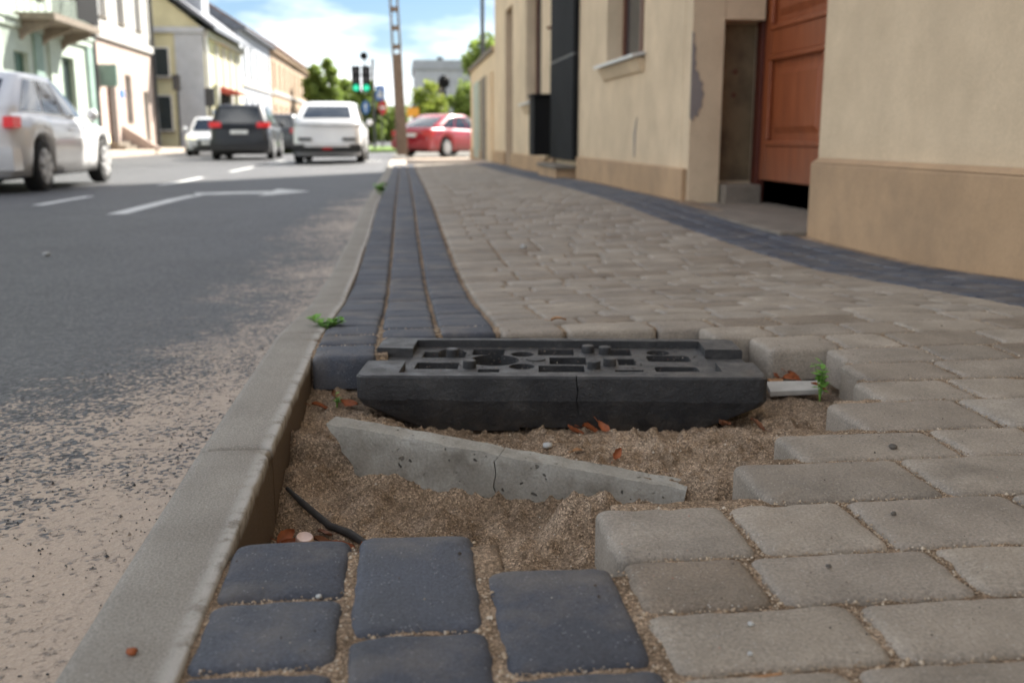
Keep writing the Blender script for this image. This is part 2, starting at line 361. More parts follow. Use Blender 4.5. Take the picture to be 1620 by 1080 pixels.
# ------------------------------------------------------------------ terrain profile
PK = [(-9, 0), (2.35, 0), (2.6, -.012), (2.9, -.036), (3.3, -.07), (4.0, -.108), (4.8, -.115), (6.2, -.10), (8, -.065), (11, -.07), (17, -.125), (26, -.13), (2000, -.13)]
def P(y):
    for (a, pa), (b, pb) in zip(PK, PK[1:]):
        if y <= b:
            t = max(0, (y-a)/(b-a)); return pa+(pb-pa)*t
    return PK[-1][1]
def Ps(y): return (P(y-.14)+P(y)*2+P(y+.14))/4
def pz(x, y):
    k = min(1, max(0, (y-1.5)/1.8)); return Ps(y)+.024*max(0, x-.2)*k
def rz(x, y):
    return Ps(y)-.09-.012*min(3.5, max(0, -.33-x))
def sm(t): t = max(0, min(1, t)); return t*t*(3-2*t)

# ------------------------------------------------------------------ setting: ground, road
g = MB(); g.grid(2, 2, lambda i, j: (-1500+3000*i, -30+2030*j, -.27)); tag(mk('ground', g, M_GROUND), kind='structure')
ys = [-6+.25*i for i in range(41)]+[4.5+.5*i for i in range(51)]+[30+10*i for i in range(14)]
xs = [-10.05, -8, -6, -4, -2.5, -1.5, -1.0, -.7, -.5, -.325]
g = MB(); g.grid(len(xs), len(ys), lambda i, j: (xs[i], ys[j], rz(xs[i], ys[j])))
tag(mk('road', g, M_ROAD, smooth=True, fix=False), kind='structure')
g = MB(); g.box(-11.9, -10.0, -6, 50, -.26, -.06); g.box(-11.9, -8.9, 50.002, 160, -.26, -.06); tag(mk('far_pavement', g, M_LEFTP), kind='structure')
g = MB(); g.box(-.32, 12, 27.6, 34.2, -.4, rz(-3, 30)+.0); tag(mk('side_street', g, M_ROAD), kind='structure')
# pale apron where the pavement meets the side street
g = MB(); g.grid(8, 8, lambda i, j: (-.33+3.2*i/7, 22.2+5.6*j/7, pz(0, 23)-.004-.03*j/7)); g.box(-.33, 2.87, 22.15, 27.8, -.4, -.2)
tag(mk('apron', g, M_APRON, fix=False), kind='structure')

# markings
def strip(name, pts, wd, z=.004):
    m = MB(); L = len(pts)
    vs = []
    for i, p in enumerate(pts):
        a = Vector(pts[max(i-1, 0)]); b = Vector(pts[min(i+1, L-1)]); d = (b-a).normalized(); n = Vector((-d.y, d.x))
        for s in (-1, 1):
            q = Vector(p)+n*s*wd/2; vs.append((q.x, q.y, rz(q.x, q.y)+z))
    m.add(vs, [(2*i, 2*i+1, 2*i+3, 2*i+2) for i in range(L-1)])
    return m
arrow = strip('a', [(-2.46, 8.9), (-2.44, 10.0), (-2.42, 11.0), (-2.38, 11.9)], .17)
t_ = strip('a', [(-2.45, 12.2), (-2.0, 12.32), (-1.62, 12.35)], .62); arrow.add(t_.v, t_.f)
arrow.add([(x, y, rz(x, y)+.004) for x, y in ((-1.62, 13.25), (-1.62, 11.45), (-1.12, 12.35))], [(0, 1, 2)])
tag(mk('lane_arrow', arrow, M_LINE, fix=False), kind='structure')
for k, (a, b) in enumerate(((10.4, 12.1), (15.4, 18.6), (21.5, 24.7), (27.5, 31))):
    tag(mk('lane_dash', strip('d', [(-3.62+.02*k, a), (-3.62+.02*k, (a+b)/2), (-3.62+.02*k, b)], .13), M_LINE, fix=False), kind='structure')
tag(mk('stop_line', strip('d', [(-3.4, 29.2), (-2, 29.2), (-.6, 29.2)], .4), M_LINE, fix=False), kind='structure')

# ------------------------------------------------------------------ kerb
def kerb_mesh(seed):
    rr = random.Random(seed); m = MB(); n = 110; L = .985; W = .118
    prof = [(0, -.26), (0, -.030), (.003, -.012), (.010, -.003), (.022, 0), (.060, .0005), (.102, 0), (.1145, -.0004), (.1168, -.0018), (W, -.005), (W, -.04), (W, -.26)]
    vs = []
    for j in range(n+1):
        y = L*j/n
        e = min(j, n-j)/n*L
        for k, (x, z) in enumerate(prof):
            ch = 0
            if 7 <= k <= 9: ch = max(0, noise.noise(Vector((y*13+seed*3, 1.7, seed)))-.5)*.03
            r = .004*max(0, 1-e/.012) if k > 1 and k < 10 else 0
            vs.append((x-(ch if k > 5 else 0), y, z-ch*.6-r))
    m.add(vs, [(j*12+k, j*12+k+1, (j+1)*12+k+1, (j+1)*12+k) for j in range(n) for k in range(11)])
    m.f.append(tuple(range(11, -1, -1))); m.f.append(tuple(n*12+k for k in range(12)))
    return m.mesh('kerb_stone', True)
kerb = empty('kerb', (0, 0, 0)); tag(kerb, kind='structure')
KM = [kerb_mesh(i) for i in range(5)]
for me in KM: fixn(me)
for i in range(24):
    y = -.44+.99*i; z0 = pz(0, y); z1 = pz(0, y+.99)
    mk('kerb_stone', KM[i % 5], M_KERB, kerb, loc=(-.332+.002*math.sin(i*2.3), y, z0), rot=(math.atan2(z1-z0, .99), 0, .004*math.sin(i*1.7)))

# ------------------------------------------------------------------ pavers
def block_mesh(name, w, d, h=.075, seed=0, n=10, hi=True, jit=.0016):
    """tumbled concrete block: rounded outline, rings dropping to the sides; origin top centre"""
    m = MB(); rr = random.Random(seed)
    r = .014
    out = []
    per = n
    for cx, cy, a0 in ((w/2-r, d/2-r, 0), (-w/2+r, d/2-r, PI/2), (-w/2+r, -d/2+r, PI), (w/2-r, -d/2+r, 1.5*PI)):
        k = 3 if hi else 1
        for i in range(k+1):
            a = a0+PI/2*i/max(k, 1) if hi else a0+PI/4+(i-.5)*.9
            out.append((cx+r*math.cos(a), cy+r*math.sin(a)))
    # subdivide straight edges
    full = []
    for i, p in enumerate(out):
        q = out[(i+1) % len(out)]; full.append(p)
        L = math.hypot(p[0]-q[0], p[1]-q[1])
        if hi and L > .03:
            c = max(2, int(L/.016))
            for t in range(1, c): full.append((p[0]+(q[0]-p[0])*t/c, p[1]+(q[1]-p[1])*t/c))
    M = len(full)
    rings = [(0, -h), (0, -.013), (.0010, -.0085), (.0030, -.0046), (.0065, -.0020), (.012, -.0006), (.024, 0)] if hi else [(0, -h*.5), (.001, -.009), (.005, -.0022), (.016, 0)]
    vs = []
    for ins, z in rings:
        for (x, y) in full:
            s = 1-ins/(w/2); t = 1-ins/(d/2)
            px, py = x*s, y*t
            if hi:
                j = noise.noise(Vector((x*34+seed*3.1, y*34, seed*1.7)))*jit*1.6+noise.noise(Vector((x*130+seed, y*130, seed)))*jit*.5
                px += j*(1 if x > 0 else -1); py += j*(1 if y > 0 else -1)
                zz = z+(noise.noise(Vector((x*20, y*20, seed*2.3)))*.0014 if z > -.05 else 0)
                if -.012 < z < -.0001: zz -= max(0, noise.noise(Vector((x*26, y*26, seed*5.1)))-.34)*.011+max(0, noise.noise(Vector((x*90, y*90, seed*5.1)))-.2)*.003
            else: zz = z
            vs.append((px, py, zz))
    fs = [(k*M+i, k*M+(i+1) % M, (k+1)*M+(i+1) % M, (k+1)*M+i) for k in range(len(rings)-1) for i in range(M)]
    vs.append((0, 0, .0004)); b = (len(rings)-1)*M
    fs += [(b+i, b+(i+1) % M, len(vs)-1) for i in range(M)]
    m.add(vs, fs); return m
rows = [.515, .66, .807, .932, 1.060, 1.223, 1.384, 1.525, 1.700, 1.848, 1.995, 2.137, 2.285, 2.43]
while rows[-1] < 22.1: rows.append(rows[-1]+.1475)
near_layout = {1: [.232, .40, .63], 2: [.235, .458, .69], 3: [.235, .385, .612, .85], 4: [.235, .412, .578, .815], 5: [.475, .735, .98], 6: [.592, .858, 1.03], 7: [.758, 1.008, 1.25],
               8: [.875, 1.07, 1.24], 9: [.915, 1.12], 10: [.945, 1.165, 1.34], 11: [.815, 1.00, 1.15], 12: [.735, .90, 1.1], 13: [.235, .40, .635, .80]}
def xend(y): return 1.745-.0125*(y-3) if y > 3.0 else 1.745
pavers = []
rp = random.Random(11)
for ri in range(len(rows)-1):
    y0, y1 = rows[ri], rows[ri+1]; yc = (y0+y1)/2
    xs_ = list(near_layout.get(ri, [.235]))
    xe = xend(yc)+.44 if False else xend(yc)
    while xs_[-1] < xe-.06:
        s = rp.choice((.148, .172, .235, .235, .235)); nx = xs_[-1]+s
        if nx > xe-.09: nx = xe
        xs_.append(nx)
    for a, b in zip(xs_, xs_[1:]): pavers.append((a, b, y0, y1, 'g'))
# dark sett columns beside the kerb
def column_breaks(start, end, first, seed):
    rr = random.Random(seed); y = list(first)
    while y[-1] < end: y.append(y[-1]+rr.choice((.147, .147, .172, .235)))
    return y
cols = [(-.2145, -.070), (-.066, .076), (.081, .228)]
darks = []
fr = [[.44, .58, .72, .86, 1.003, 1.163], [.44, .665, .915, 1.165], [.40, .60, .828, 1.052]]
bk = [[2.19, 2.335, 2.48, 2.65], [2.43, 2.58, 2.725], [2.455, 2.60, 2.77]]
for c in range(3):
    for a, b in zip(fr[c], fr[c][1:]): darks.append((cols[c][0], cols[c][1], a, b, 'd'))
    bb = column_breaks(0, 22, bk[c], c+3)
    for a, b in zip(bb, bb[1:]): darks.append((cols[c][0], cols[c][1], a, b, 'd'))
edges = []
for c in range(3):
    bb = column_breaks(0, 22, [.5+.06*c], c+13)
    for a, b in zip(bb, bb[1:]):
        o = xend((a+b)/2); edges.append((o+.004+.146*c, o+.146+.146*c, a, b, 'e'))

# sand bed under everything, with the hole
def inhole(x, y):
    if y < 1.055-.02 or y > 2.47+.03 or x < -.25: return False
    for c in range(3):
        a, b = cols[c]
        if a-.03 <= x <= b+.03: return fr[c][-1]-.03 <= y <= bk[c][0]+.03
    for ri in range(4, 13):
        if rows[ri]-.03 <= y <= rows[ri+1]+.03:
            return x <= near_layout[ri][0]+.03
    return False
def lerp(a, b, t): return a+(b-a)*t
def hole_z(x, y):
    t = ((x+.148)*.225+(y-1.725)*.603)/.644              # distance behind the broken slab's line
    side = sm((x-.52)/.10)
    z = lerp(lerp(-.138, -.088, sm((t+.01)/.05)), -.088, side)
    z -= .016*sm((x+.06)/.06)*(1-sm((x-.20)/.06))*(1-sm((t+.02)/.04))
    z -= .036*sm((y-1.82)/.10)*(1-sm((x-.66)/.1))*sm((x+.08)/.1)
    z += .060*math.exp(-((x+.185)**2/.0030+(y-1.70)**2/.012))   # heap by the kerb
    z += .028*math.exp(-((x+.02)**2/.006+(y-1.74)**2/.006))
    z += .070*math.exp(-((x-.300)**2/.0016+(y-1.462)**2/.0010)) + .055*math.exp(-((x-.245)**2/.0009+(y-1.478)**2/.0009)) + .03*math.exp(-((x-.34)**2/.0008+(y-1.43)**2/.0006))
    z += .03*math.exp(-((x-.05)**2/.002+(y-1.545)**2/.0010))+.02*math.exp(-((x+.07)**2/.0012+(y-1.60)**2/.0012))
    z += .018*math.exp(-((x-.66)**2/.02+(y-1.64)**2/.02))+.022*math.exp(-((x+.03)**2/.006+(y-1.86)**2/.004))
    z += .02*sm((y-2.1)/.3)
    v = Vector((x*9, y*9, 2.0)); z += .014*noise.noise(v)+.008*noise.noise(v*2.7)
    z += .0055*noise.noise(v*7)+.003*noise.noise(v*15)
    c = noise.noise(v*3.9+Vector((5, 3, 1)))
    z += .026*max(0, c-.20)
    c2 = noise.noise(v*7.5+Vector((1, 8, 4))); z += .020*max(0, c2-.22)
    return z
def bed_z(x, y):
    if inhole(x, y): return hole_z(x, y)
    v = Vector((x*40, y*40, .5))
    return pz(x, y)-.0075+.0030*noise.noise(v)+.002*noise.noise(v*2.6)
g = MB(); st = .0058; nx = int(1.62/st); ny = int(2.15/st)
g.grid(nx, ny, lambda i, j: (-.225+i*st, .45+j*st, bed_z(-.225+i*st, .45+j*st)))
yb = .45+(ny-1)*st; xb = -.225+(nx-1)*st
fy = [yb+.12*i for i in range(70)]+[yb+8.4+.8*i for i in range(15)]
fy = [y for y in fy if y < 22.2]+[22.2]
fx = [-.225, .1, .235, .25, .4, .7, 1.0, xb, 1.75, 2.0, 2.28]
g.grid(len(fx), len(fy), lambda i, j: (fx[i], fy[j], pz(fx[i], fy[j])-(.012 if fx[i] < .24 else .0085)))
g.grid(4, 20, lambda i, j: (xb+i*.3, .45+(yb-.45)*j/19, pz(xb+i*.3, .45+(yb-.45)*j/19)-.0085))
pavement = mk('pavement', g, M_SAND, smooth=True, fix=False); tag(pavement, kind='structure')

cache = {}
def lowmesh(w, d, kind):
    key = (round(w, 3), round(d, 3), kind)
    if key not in cache:
        cache[key] = block_mesh('block', w, d, hi=False).mesh('block', True)
        cache[key].materials.append(M_GREY if kind == 'g' else M_DARK); fixn(cache[key])
    return cache[key]
midc = {}
def midmesh(w, d, kind, v):
    key = (round(w, 2), round(d, 2), kind, v)
    if key not in midc:
        midc[key] = block_mesh('block', w, d, hi=True, seed=v*5+len(midc), jit=.0013).mesh('block', True)
        midc[key].materials.append(M_GREY if kind == 'g' else M_DARK); fixn(midc[key])
    return midc[key]
def place(lst, name, far_name, limit, gap, far_mat):
    lst = sorted(lst, key=lambda b: math.hypot((b[0]+b[1])/2, (b[2]+b[3])/2))
    vis = []
    for b in lst:
        cx, cy = (b[0]+b[1])/2, (b[2]+b[3])/2
        vis.append(b)
    ind, rest = vis[:limit], vis[limit:]
    for i, (a, b, c, d, k) in enumerate(ind):
        cx, cy = (a+b)/2, (c+d)/2; w, dd = b-a-gap, d-c-gap
        q = random.Random(int(cx*1e4)*31+int(cy*1e4))
        tl_j = .007 if cy < 2.75 else .0035
        z = pz(cx, cy)+q.uniform(-.0012, .0012)
        rx = math.atan2(pz(cx, cy+.05)-pz(cx, cy-.05), .1)+q.uniform(-1, 1)*tl_j; ry = -math.atan2(pz(cx+.05, cy)-pz(cx-.05, cy), .1)+q.uniform(-1, 1)*tl_j
        if cy < 2.75:
            me = block_mesh(name, w, dd, seed=i+1).mesh(name, True); fixn(me); me.materials.append(M_GREY if k == 'g' else M_DARK); ww = None
        elif cy < 4.6: me = midmesh(w, dd, k, q.randrange(3))
        else: me = lowmesh(round(w, 2), round(dd, 2), k)
        o = mk(name, me, None, pavement, loc=(cx+q.uniform(-.0012, .0012), cy+q.uniform(-.0015, .0015), z), rot=(rx, ry, q.uniform(-.010, .010)))
    m = MB()
    for (a, b, c, d, k) in rest:
        cx, cy = (a+b)/2, (c+d)/2; q = random.Random(int(cx*1e4)*31+int(cy*1e4)); z = pz(cx, cy)+q.uniform(-.0015, .0015)
        t = block_mesh('t', b-a-gap, d-c-gap, hi=False)
        tx, ty = q.uniform(-.005, .005), q.uniform(-.006, .006)
        sx = (pz(cx+.05, cy)-pz(cx-.05, cy))/.1; sy = (pz(cx, cy+.05)-pz(cx, cy-.05))/.1
        m.add([(cx+x, cy+y, z+zz+x*(tx+sx)+y*(ty+sy)) for x, y, zz in t.v], t.f)
    if m.v: tag(mk(far_name, m, far_mat, pavement, smooth=True), kind='stuff')
place(pavers, 'paving_block', 'paving_block_field', 300, .006, M_GREYF)
place(darks, 'dark_sett', 'dark_sett_rows', 200, .0045, M_DARKF)
place(edges, 'edge_sett', 'edge_sett_rows', 140, .005, M_DARKF)

# loose grains: on the hole floor, in the joints and on the blocks
def grains(n, fn, smin, smax, seed):
    q = random.Random(seed); m = MB()
    for _ in range(n):
        p = fn(q)
        if p is None: continue
        s = q.uniform(smin, smax)*(1 if q.random() < .93 else 1.8)
        vs = []
        for dx, dy, dz in ((1,0,0),(-1,0,0),(0,1,0),(0,-1,0),(0,0,1),(0,0,-.6)):
            k = s*q.uniform(.6, 1.2); vs.append((p[0]+dx*k, p[1]+dy*k, p[2]+dz*k*.9+s*.25))
        m.add(vs, [(0,2,4),(2,1,4),(1,3,4),(3,0,4),(2,0,5),(1,2,5),(3,1,5),(0,3,5)])
    return m
def gm(name, stops):
    m = Mat(name, .85, 0, .3); m.color(m.ramp(m.rnd(True), stops)); return m.m
M_GR = gm('sand_grains', [(0, C(.10,.07,.045)), (.3, C(.27,.185,.115)), (.65, C(.42,.31,.21)), (.9, C(.54,.43,.31)), (1, C(.6,.55,.47))])
M_GR2 = gm('grit_crumbs', [(0, C(.03,.027,.024)), (.45, C(.07,.055,.045)), (.7, C(.30,.24,.18)), (.92, C(.42,.38,.32)), (1, C(.40,.16,.11))])
def f1(q):
    x, y = q.uniform(-.2, 1.0), q.uniform(1.06, 2.45)
    return (x, y, hole_z(x, y)) if inhole(x, y) else None
tag(mk('sand_grains', grains(9000, f1, .0009, .0023, 1), M_GR, fix=False), kind='stuff', label='coarse loose sand grains strewn over the open bedding sand', cat='sand')
allb = [b for b in pavers+darks if b[3] < 2.7]
def f2(q):
    a, b, c, d, k = q.choice(allb)
    if q.random() < .5: x = q.choice((a, b))+q.gauss(0, .003); y = q.uniform(c, d)
    else: y = q.choice((c, d))+q.gauss(0, .003); x = q.uniform(a, b)
    if inhole(x, y) or x < -.2: return None
    return (x, y, pz(x, y)-.0050+q.uniform(-.002, .0015))
tag(mk('joint_grains', grains(14000, f2, .0009, .0021, 2), gm('joint_sand', [(0, C(.20,.14,.09)), (.3, C(.36,.27,.18)), (.7, C(.50,.39,.27)), (1, C(.62,.54,.43))]), fix=False), kind='stuff', label='sand grains spilling from the joints between the paving blocks', cat='sand')
def f3(q):
    a, b, c, d, k = q.choice(allb); x, y = q.uniform(a+.012, b-.012), q.uniform(c+.012, d-.012); return (x, y, pz(x, y)+.0008)
tag(mk('grit', grains(650, f3, .0006, .0018, 3), M_GR2, fix=False), kind='stuff', label='dark and pale grit crumbs scattered on top of the paving blocks', cat='grit')
def f4(q):
    y = q.uniform(.6, 3.4); x = -.34-abs(q.gauss(0, .30)); return (x, y, rz(x, y)+.0005)
tag(mk('road_grit', grains(1500, f4, .0008, .0026, 4), gm('road_chips', [(0, C(.045,.045,.047)), (.6, C(.10,.098,.095)), (.85, C(.20,.17,.14)), (1, C(.4,.34,.28))]), fix=False), kind='stuff', label='loose stone chips lying in the sandy gutter beside the kerb', cat='grit')

# ------------------------------------------------------------------ right-hand building
bld = empty('beige_building', (2.34, 0, 0), .0125)
tag(bld, 'beige plastered street building with brown plinth and red panelled gate, right of the pavement', 'building')
def wall_holes(m, u0, u1, z0, z1, holes, x=0, thick=.35, face=-1):
    """wall in plane x (front), running u0..u1 and z0..z1, box-cells left out at holes [(ua,ub,za,zb)]; thickness towards +x"""
    us = sorted({u0, u1, *[h[0] for h in holes], *[h[1] for h in holes]}); zs = sorted({z0, z1, *[h[2] for h in holes], *[h[3] for h in holes]})
    us = [u for u in us if u0 <= u <= u1]; zs = [z for z in zs if z0 <= z <= z1]
    solid = lambda i, j: 0 <= i < len(us)-1 and 0 <= j < len(zs)-1 and not any(h[0]-1e-6 <= us[i] and us[i+1] <= h[1]+1e-6 and h[2]-1e-6 <= zs[j] and zs[j+1] <= h[3]+1e-6 for h in holes)
    xb_ = x+thick
    for i in range(len(us)-1):
        for j in range(len(zs)-1):
            if not solid(i, j): continue
            a, b, c, d = us[i], us[i+1], zs[j], zs[j+1]
            m.add([(x,a,c),(x,b,c),(x,b,d),(x,a,d)], [(0,1,2,3)]); m.add([(xb_,a,c),(xb_,b,c),(xb_,b,d),(xb_,a,d)], [(3,2,1,0)])
            for (di, dj, q) in ((-1,0,[(x,a,c),(x,a,d),(xb_,a,d),(xb_,a,c)]),(1,0,[(x,b,c),(xb_,b,c),(xb_,b,d),(x,b,d)]),(0,-1,[(x,a,c),(xb_,a,c),(xb_,b,c),(x,b,c)]),(0,1,[(x,a,d),(x,b,d),(xb_,b,d),(xb_,a,d)])):
                if not solid(i+di, j+dj): m.add(q, [(0,1,2,3)])
    return m
GW = (5.36, 8.02); TOP = 10.6
wl = MB(); wall_holes(wl, -14, 22.7, -.35, TOP, [(GW[0], GW[1], -.35, 3.1), (9.35, 10.95, 1.22, 3.0), (15.7, 17.5, 1.02, 3.0), (19.4, 20.6, -.35, 2.9), (-3.0, -1.4, 1.3, 3.1)], 0, .62)
wl.box(.60, 11, 22.08, 22.7, -.35, TOP); wl.box(.6, 11, -14, -13.4, -.35, TOP); wl.box(10.5, 11, -13.4, 22.08, -.35, TOP)
mk('wall', wl, M_BEIGE, bld, fix=False)
rf = MB(); rf.prism([(-.45, TOP+.02), (11.4, TOP+.02), (11.4, TOP+.25), (5.5, TOP+2.2), (-.45, TOP+.25)], 'y', -14.3, 23); mk('roof', rf, M_DKGREY, bld)
pl = MB(); pl.box(-.052, -.002, -14, GW[0]-.02, -.35, .335); pl.prism([(-.052, .337), (-.002, .337), (-.002, .366)], 'y', -14, GW[0]-.022)
mk('near_plinth', pl, M_PLINTH, bld, bevel=.008)
pl = MB(); pl.box(-.045, -.002, GW[1]-.18, 12.45, -.35, .225); mk('plinth', pl, M_PLINTH, bld, bevel=.01)
pl = MB(); pl.box(-.045, -.002, 14.3, 19.38, -.35, .16); pl.box(-.045, -.002, 20.62, 22.72, -.35, .16); mk('plinth', pl, M_PLINTH, bld, bevel=.01)
# gateway: pier reveal with a niche beside the red gate
nb = MB(); y = GW[1]-.004
mk('bare_render_patch', MB().prism([(.002,1.27),(.018,1.25),(.012,1.20),(.034,1.14),(.028,1.07),(.04,1.03),(.03,.99),(.062,.96),(.070,.91),(.10,.885),(.092,.84),(.112,.80),(.095,.75),(.10,.71),(.066,.665),(.07,.63),(.04,.635),(.025,.59),(.002,.62)], 'y', GW[1]-.206, GW[1]-.19), M_BARE, bld)
mk('niche_back', MB().box(.262, .584, GW[1]-.003, GW[1]+.004, .12, 1.35), M_NICHE, bld)
mk('pier_reveal', MB().box(.001, .261, GW[1]-.20, GW[1]-.001, -.35, 3.1), M_BEIGE, bld, bevel=.006)
mk('lintel_reveal', MB().box(.263, .583, GW[1]-.20, GW[1]-.003, 1.36, 3.1), M_BEIGE, bld, bevel=.004)
for zc_ in (.98, .80): mk('rusty_bolt', MB().lathe((.40+.02*zc_, GW[1]-.018, zc_), [(.02, 0), (.02, .012), (.012, .016)], 'y', 10), M_BROWNF, bld)
mk('threshold_block', MB().box(.275, .57, GW[1]-.32, GW[1]-.01, -.2, .10), M_CONC, bld, bevel=.01)
sl_ = MB(); sl_.grid(2, 8, lambda i, j: (-.30+i*.95 if True else 0, GW[0]+.02+(GW[1]-GW[0]-.04)*j/7, pz(2.1, GW[0]+(GW[1]-GW[0])*j/7)+.006))
sl_ = MB(); sl_.box(-.19, .66, GW[0]+.01, GW[1]-.02, -.3, -.05+.006); mk('gateway_slab', sl_, M_CONC, bld, bevel=.008)
# gate
for a, b in ((GW[1]-.14, GW[1]-.012), (GW[0]+.01, GW[0]+.08)): mk('gate_post', MB().box(.585, .66, a, b, -.05, 3.08), M_DOORF, bld, bevel=.006)
def leaf(u0, u1):
    lf = mk('gate_leaf', MB().box(.640, .675, u0, u1, .135, 3.05), M_DOOR, bld)
    zz_ = [(.135, .40), (1.09, 1.27), (2.42, 2.6), (2.92, 3.05)]
    for a, b in ((u0, u0+.12), (u1-.11, u1)): mk('stile', MB().box(.610, .640, a, b, .135, 3.05), M_DOOR, lf, bevel=.006)
    for a, b in zz_: mk('rail', MB().box(.611, .640, u0+.121, u1-.111, a, b), M_DOOR, lf, bevel=.006)
    for (z0, z1) in ((.40, 1.09), (1.27, 2.42)):
        a, b = u0+.12, u1-.11
        mo = MB(); t = .045
        for (q0, q1, s0, s1) in ((a, b, z0, z0+t), (a, b, z1-t, z1), (a, a+t, z0+t, z1-t), (b-t, b, z0+t, z1-t)): mo.box(.598, .639, q0+.001, q1-.001, s0+.001, s1-.001)
        mk('moulding', mo, M_DOOR, lf, bevel=.014, seg=3)
        i = .10; pv = [(.639, a+i, z0+i), (.639, b-i, z0+i), (.639, b-i, z1-i), (.639, a+i, z1-i)]; i = .15; pv += [(.618, a+i, z0+i), (.618, b-i, z0+i), (.618, b-i, z1-i), (.618, a+i, z1-i)]
        mk('raised_panel', MB().add(pv, [(4,5,6,7),(0,1,5,4),(1,2,6,5),(2,3,7,6),(3,0,4,7)]), M_DOOR, lf)
leaf(6.60, GW[1]-.145); leaf(GW[0]+.085, 6.592)
mk('gate_gap_shade', MB().box(1.6, 1.65, GW[0]-.3, GW[1]+.3, -.35, 3.3), M_BLACK2, bld)  # black sheet standing in for the shade behind and below the gate
# windows with sills
def bwindow(u0, u1, z0, z1, fm_, dep=.17):
    w_ = MB()
    for a, b, c, d in ((u0, u1, z0, z0+.07), (u0, u1, z1-.07, z1), (u0, u0+.07, z0+.07, z1-.07), (u1-.07, u1, z0+.07, z1-.07), ((u0+u1)/2-.05, (u0+u1)/2+.05, z0+.07, z1-.07)): w_.box(dep, dep+.07, a, b, c, d)
    f_ = mk('window', w_, fm_, bld)
    mk('pane', MB().box(dep+.03, dep+.04, u0+.06, u1-.06, z0+.06, z1-.06), M_GLASS, f_)
    s_ = MB(); s_.prism([(-.11, z0-.03), (-.11, z0-.001), (dep, z0+.035), (dep, z0+.012), (-.10, z0-.012)], 'y', u0-.06, u1+.06) if False else s_.prism([(-.125, z0-.035), (-.125, z0-.005), (dep, z0+.03), (dep, z0+.003)], 'y', u0+.002, u1-.002)
    s_.prism([(-.125, z0-.035), (-.125, z0-.005), (-.004, z0+.018), (-.004, z0-.01)], 'y', u0-.09, u0); s_.prism([(-.125, z0-.035), (-.125, z0-.005), (-.004, z0+.018), (-.004, z0-.01)], 'y', u1, u1+.09)
    mk('sill', s_, M_ZINC, f_)
    mk('sill_moulding', MB().prism([(-.002, z0-.17), (-.03, z0-.15), (-.055, z0-.10), (-.085, z0-.04), (-.002, z0-.035)], 'y', u0-.06, u1+.06), M_BEIGE, f_)
bwindow(9.35, 10.95, 1.22, 3.0, M_BROWNF); bwindow(15.7, 17.5, 1.02, 3.0, M_BROWNF); bwindow(-3.0, -1.4, 1.3, 3.1, M_BROWNF)
mk('recessed_door', MB().box(.14, .2, 19.42, 20.58, -.2, 2.88), M_BROWNF, bld)
tp = mk('tall_black_panel', MB().box(-.075, -.004, 12.55, 14.35, .17, 1.46), M_BLACK, bld, bevel=.008)
mk('upper_panel', MB().box(-.072, -.004, 12.55, 14.35, 1.485, 3.4), M_BLACK, tp, bevel=.008)
mk('panel_seam', MB().box(-.068, -.006, 12.56, 14.34, 1.458, 1.488), M_DKGREY, tp)
mk('step', MB().box(-.26, -.003, 12.7, 14.2, -.3, .06), M_PLINTH, bld, bevel=.01); mk('step_slab', MB().box(-.28, -.003, 12.65, 14.25, .063, .11), M_CONC, bld, bevel=.01)
bx_ = mk('black_cabinet', MB().box(-.27, -.004, 14.6, 15.1, .20, 1.04), M_BLACK2, bld, bevel=.012)
mk('cabinet_hood', MB().box(-.29, -.004, 14.56, 15.14, 1.043, 1.07), M_BLACK, bx_)
mk('plaster_scar', MB().prism([(9.6,.28),(9.63,.5),(9.55,.62),(9.50,.66),(9.56,.5),(9.57,.28)], 'x', -.005, .01), M_BARE, bld)
mk('wall_spike', MB().lathe((-.06, 14.8, 2.0), [(.02, 0), (.02, .06)], 'x', 8), M_BROWNF, bld)

# low wall / garage beyond the corner
lw = empty('low_outbuilding', (2.2, 24.3, 0)); tag(lw, 'low flat beige outbuilding beyond the corner of the beige building', 'building')
mk('wall', MB().box(0, 3.5, 0, 8.5, -.3, 2.45), M_BEIGE, lw); mk('coping', MB().box(-.08, 3.6, -.08, 8.58, 2.453, 2.56), M_CONC, lw)
for a, b, m_ in ((.4, 1.8, M_BEIGE), (2.1, 3.6, M_CONC), (4.6, 6.6, flat('pale_green_gate', C(.40,.44,.36), .7))):
    f_ = mk('door', MB().box(-.06, -.002, a, b, -.15, 2.0), m_, lw, bevel=.01); mk('batten', MB().box(-.075, -.062, (a+b)/2-.03, (a+b)/2+.03, -.1, 1.95), m_, f_)
mk('plinth', MB().box(-.04, -.001, .02, 8.48, -.3, .08), M_PLINTH, lw)

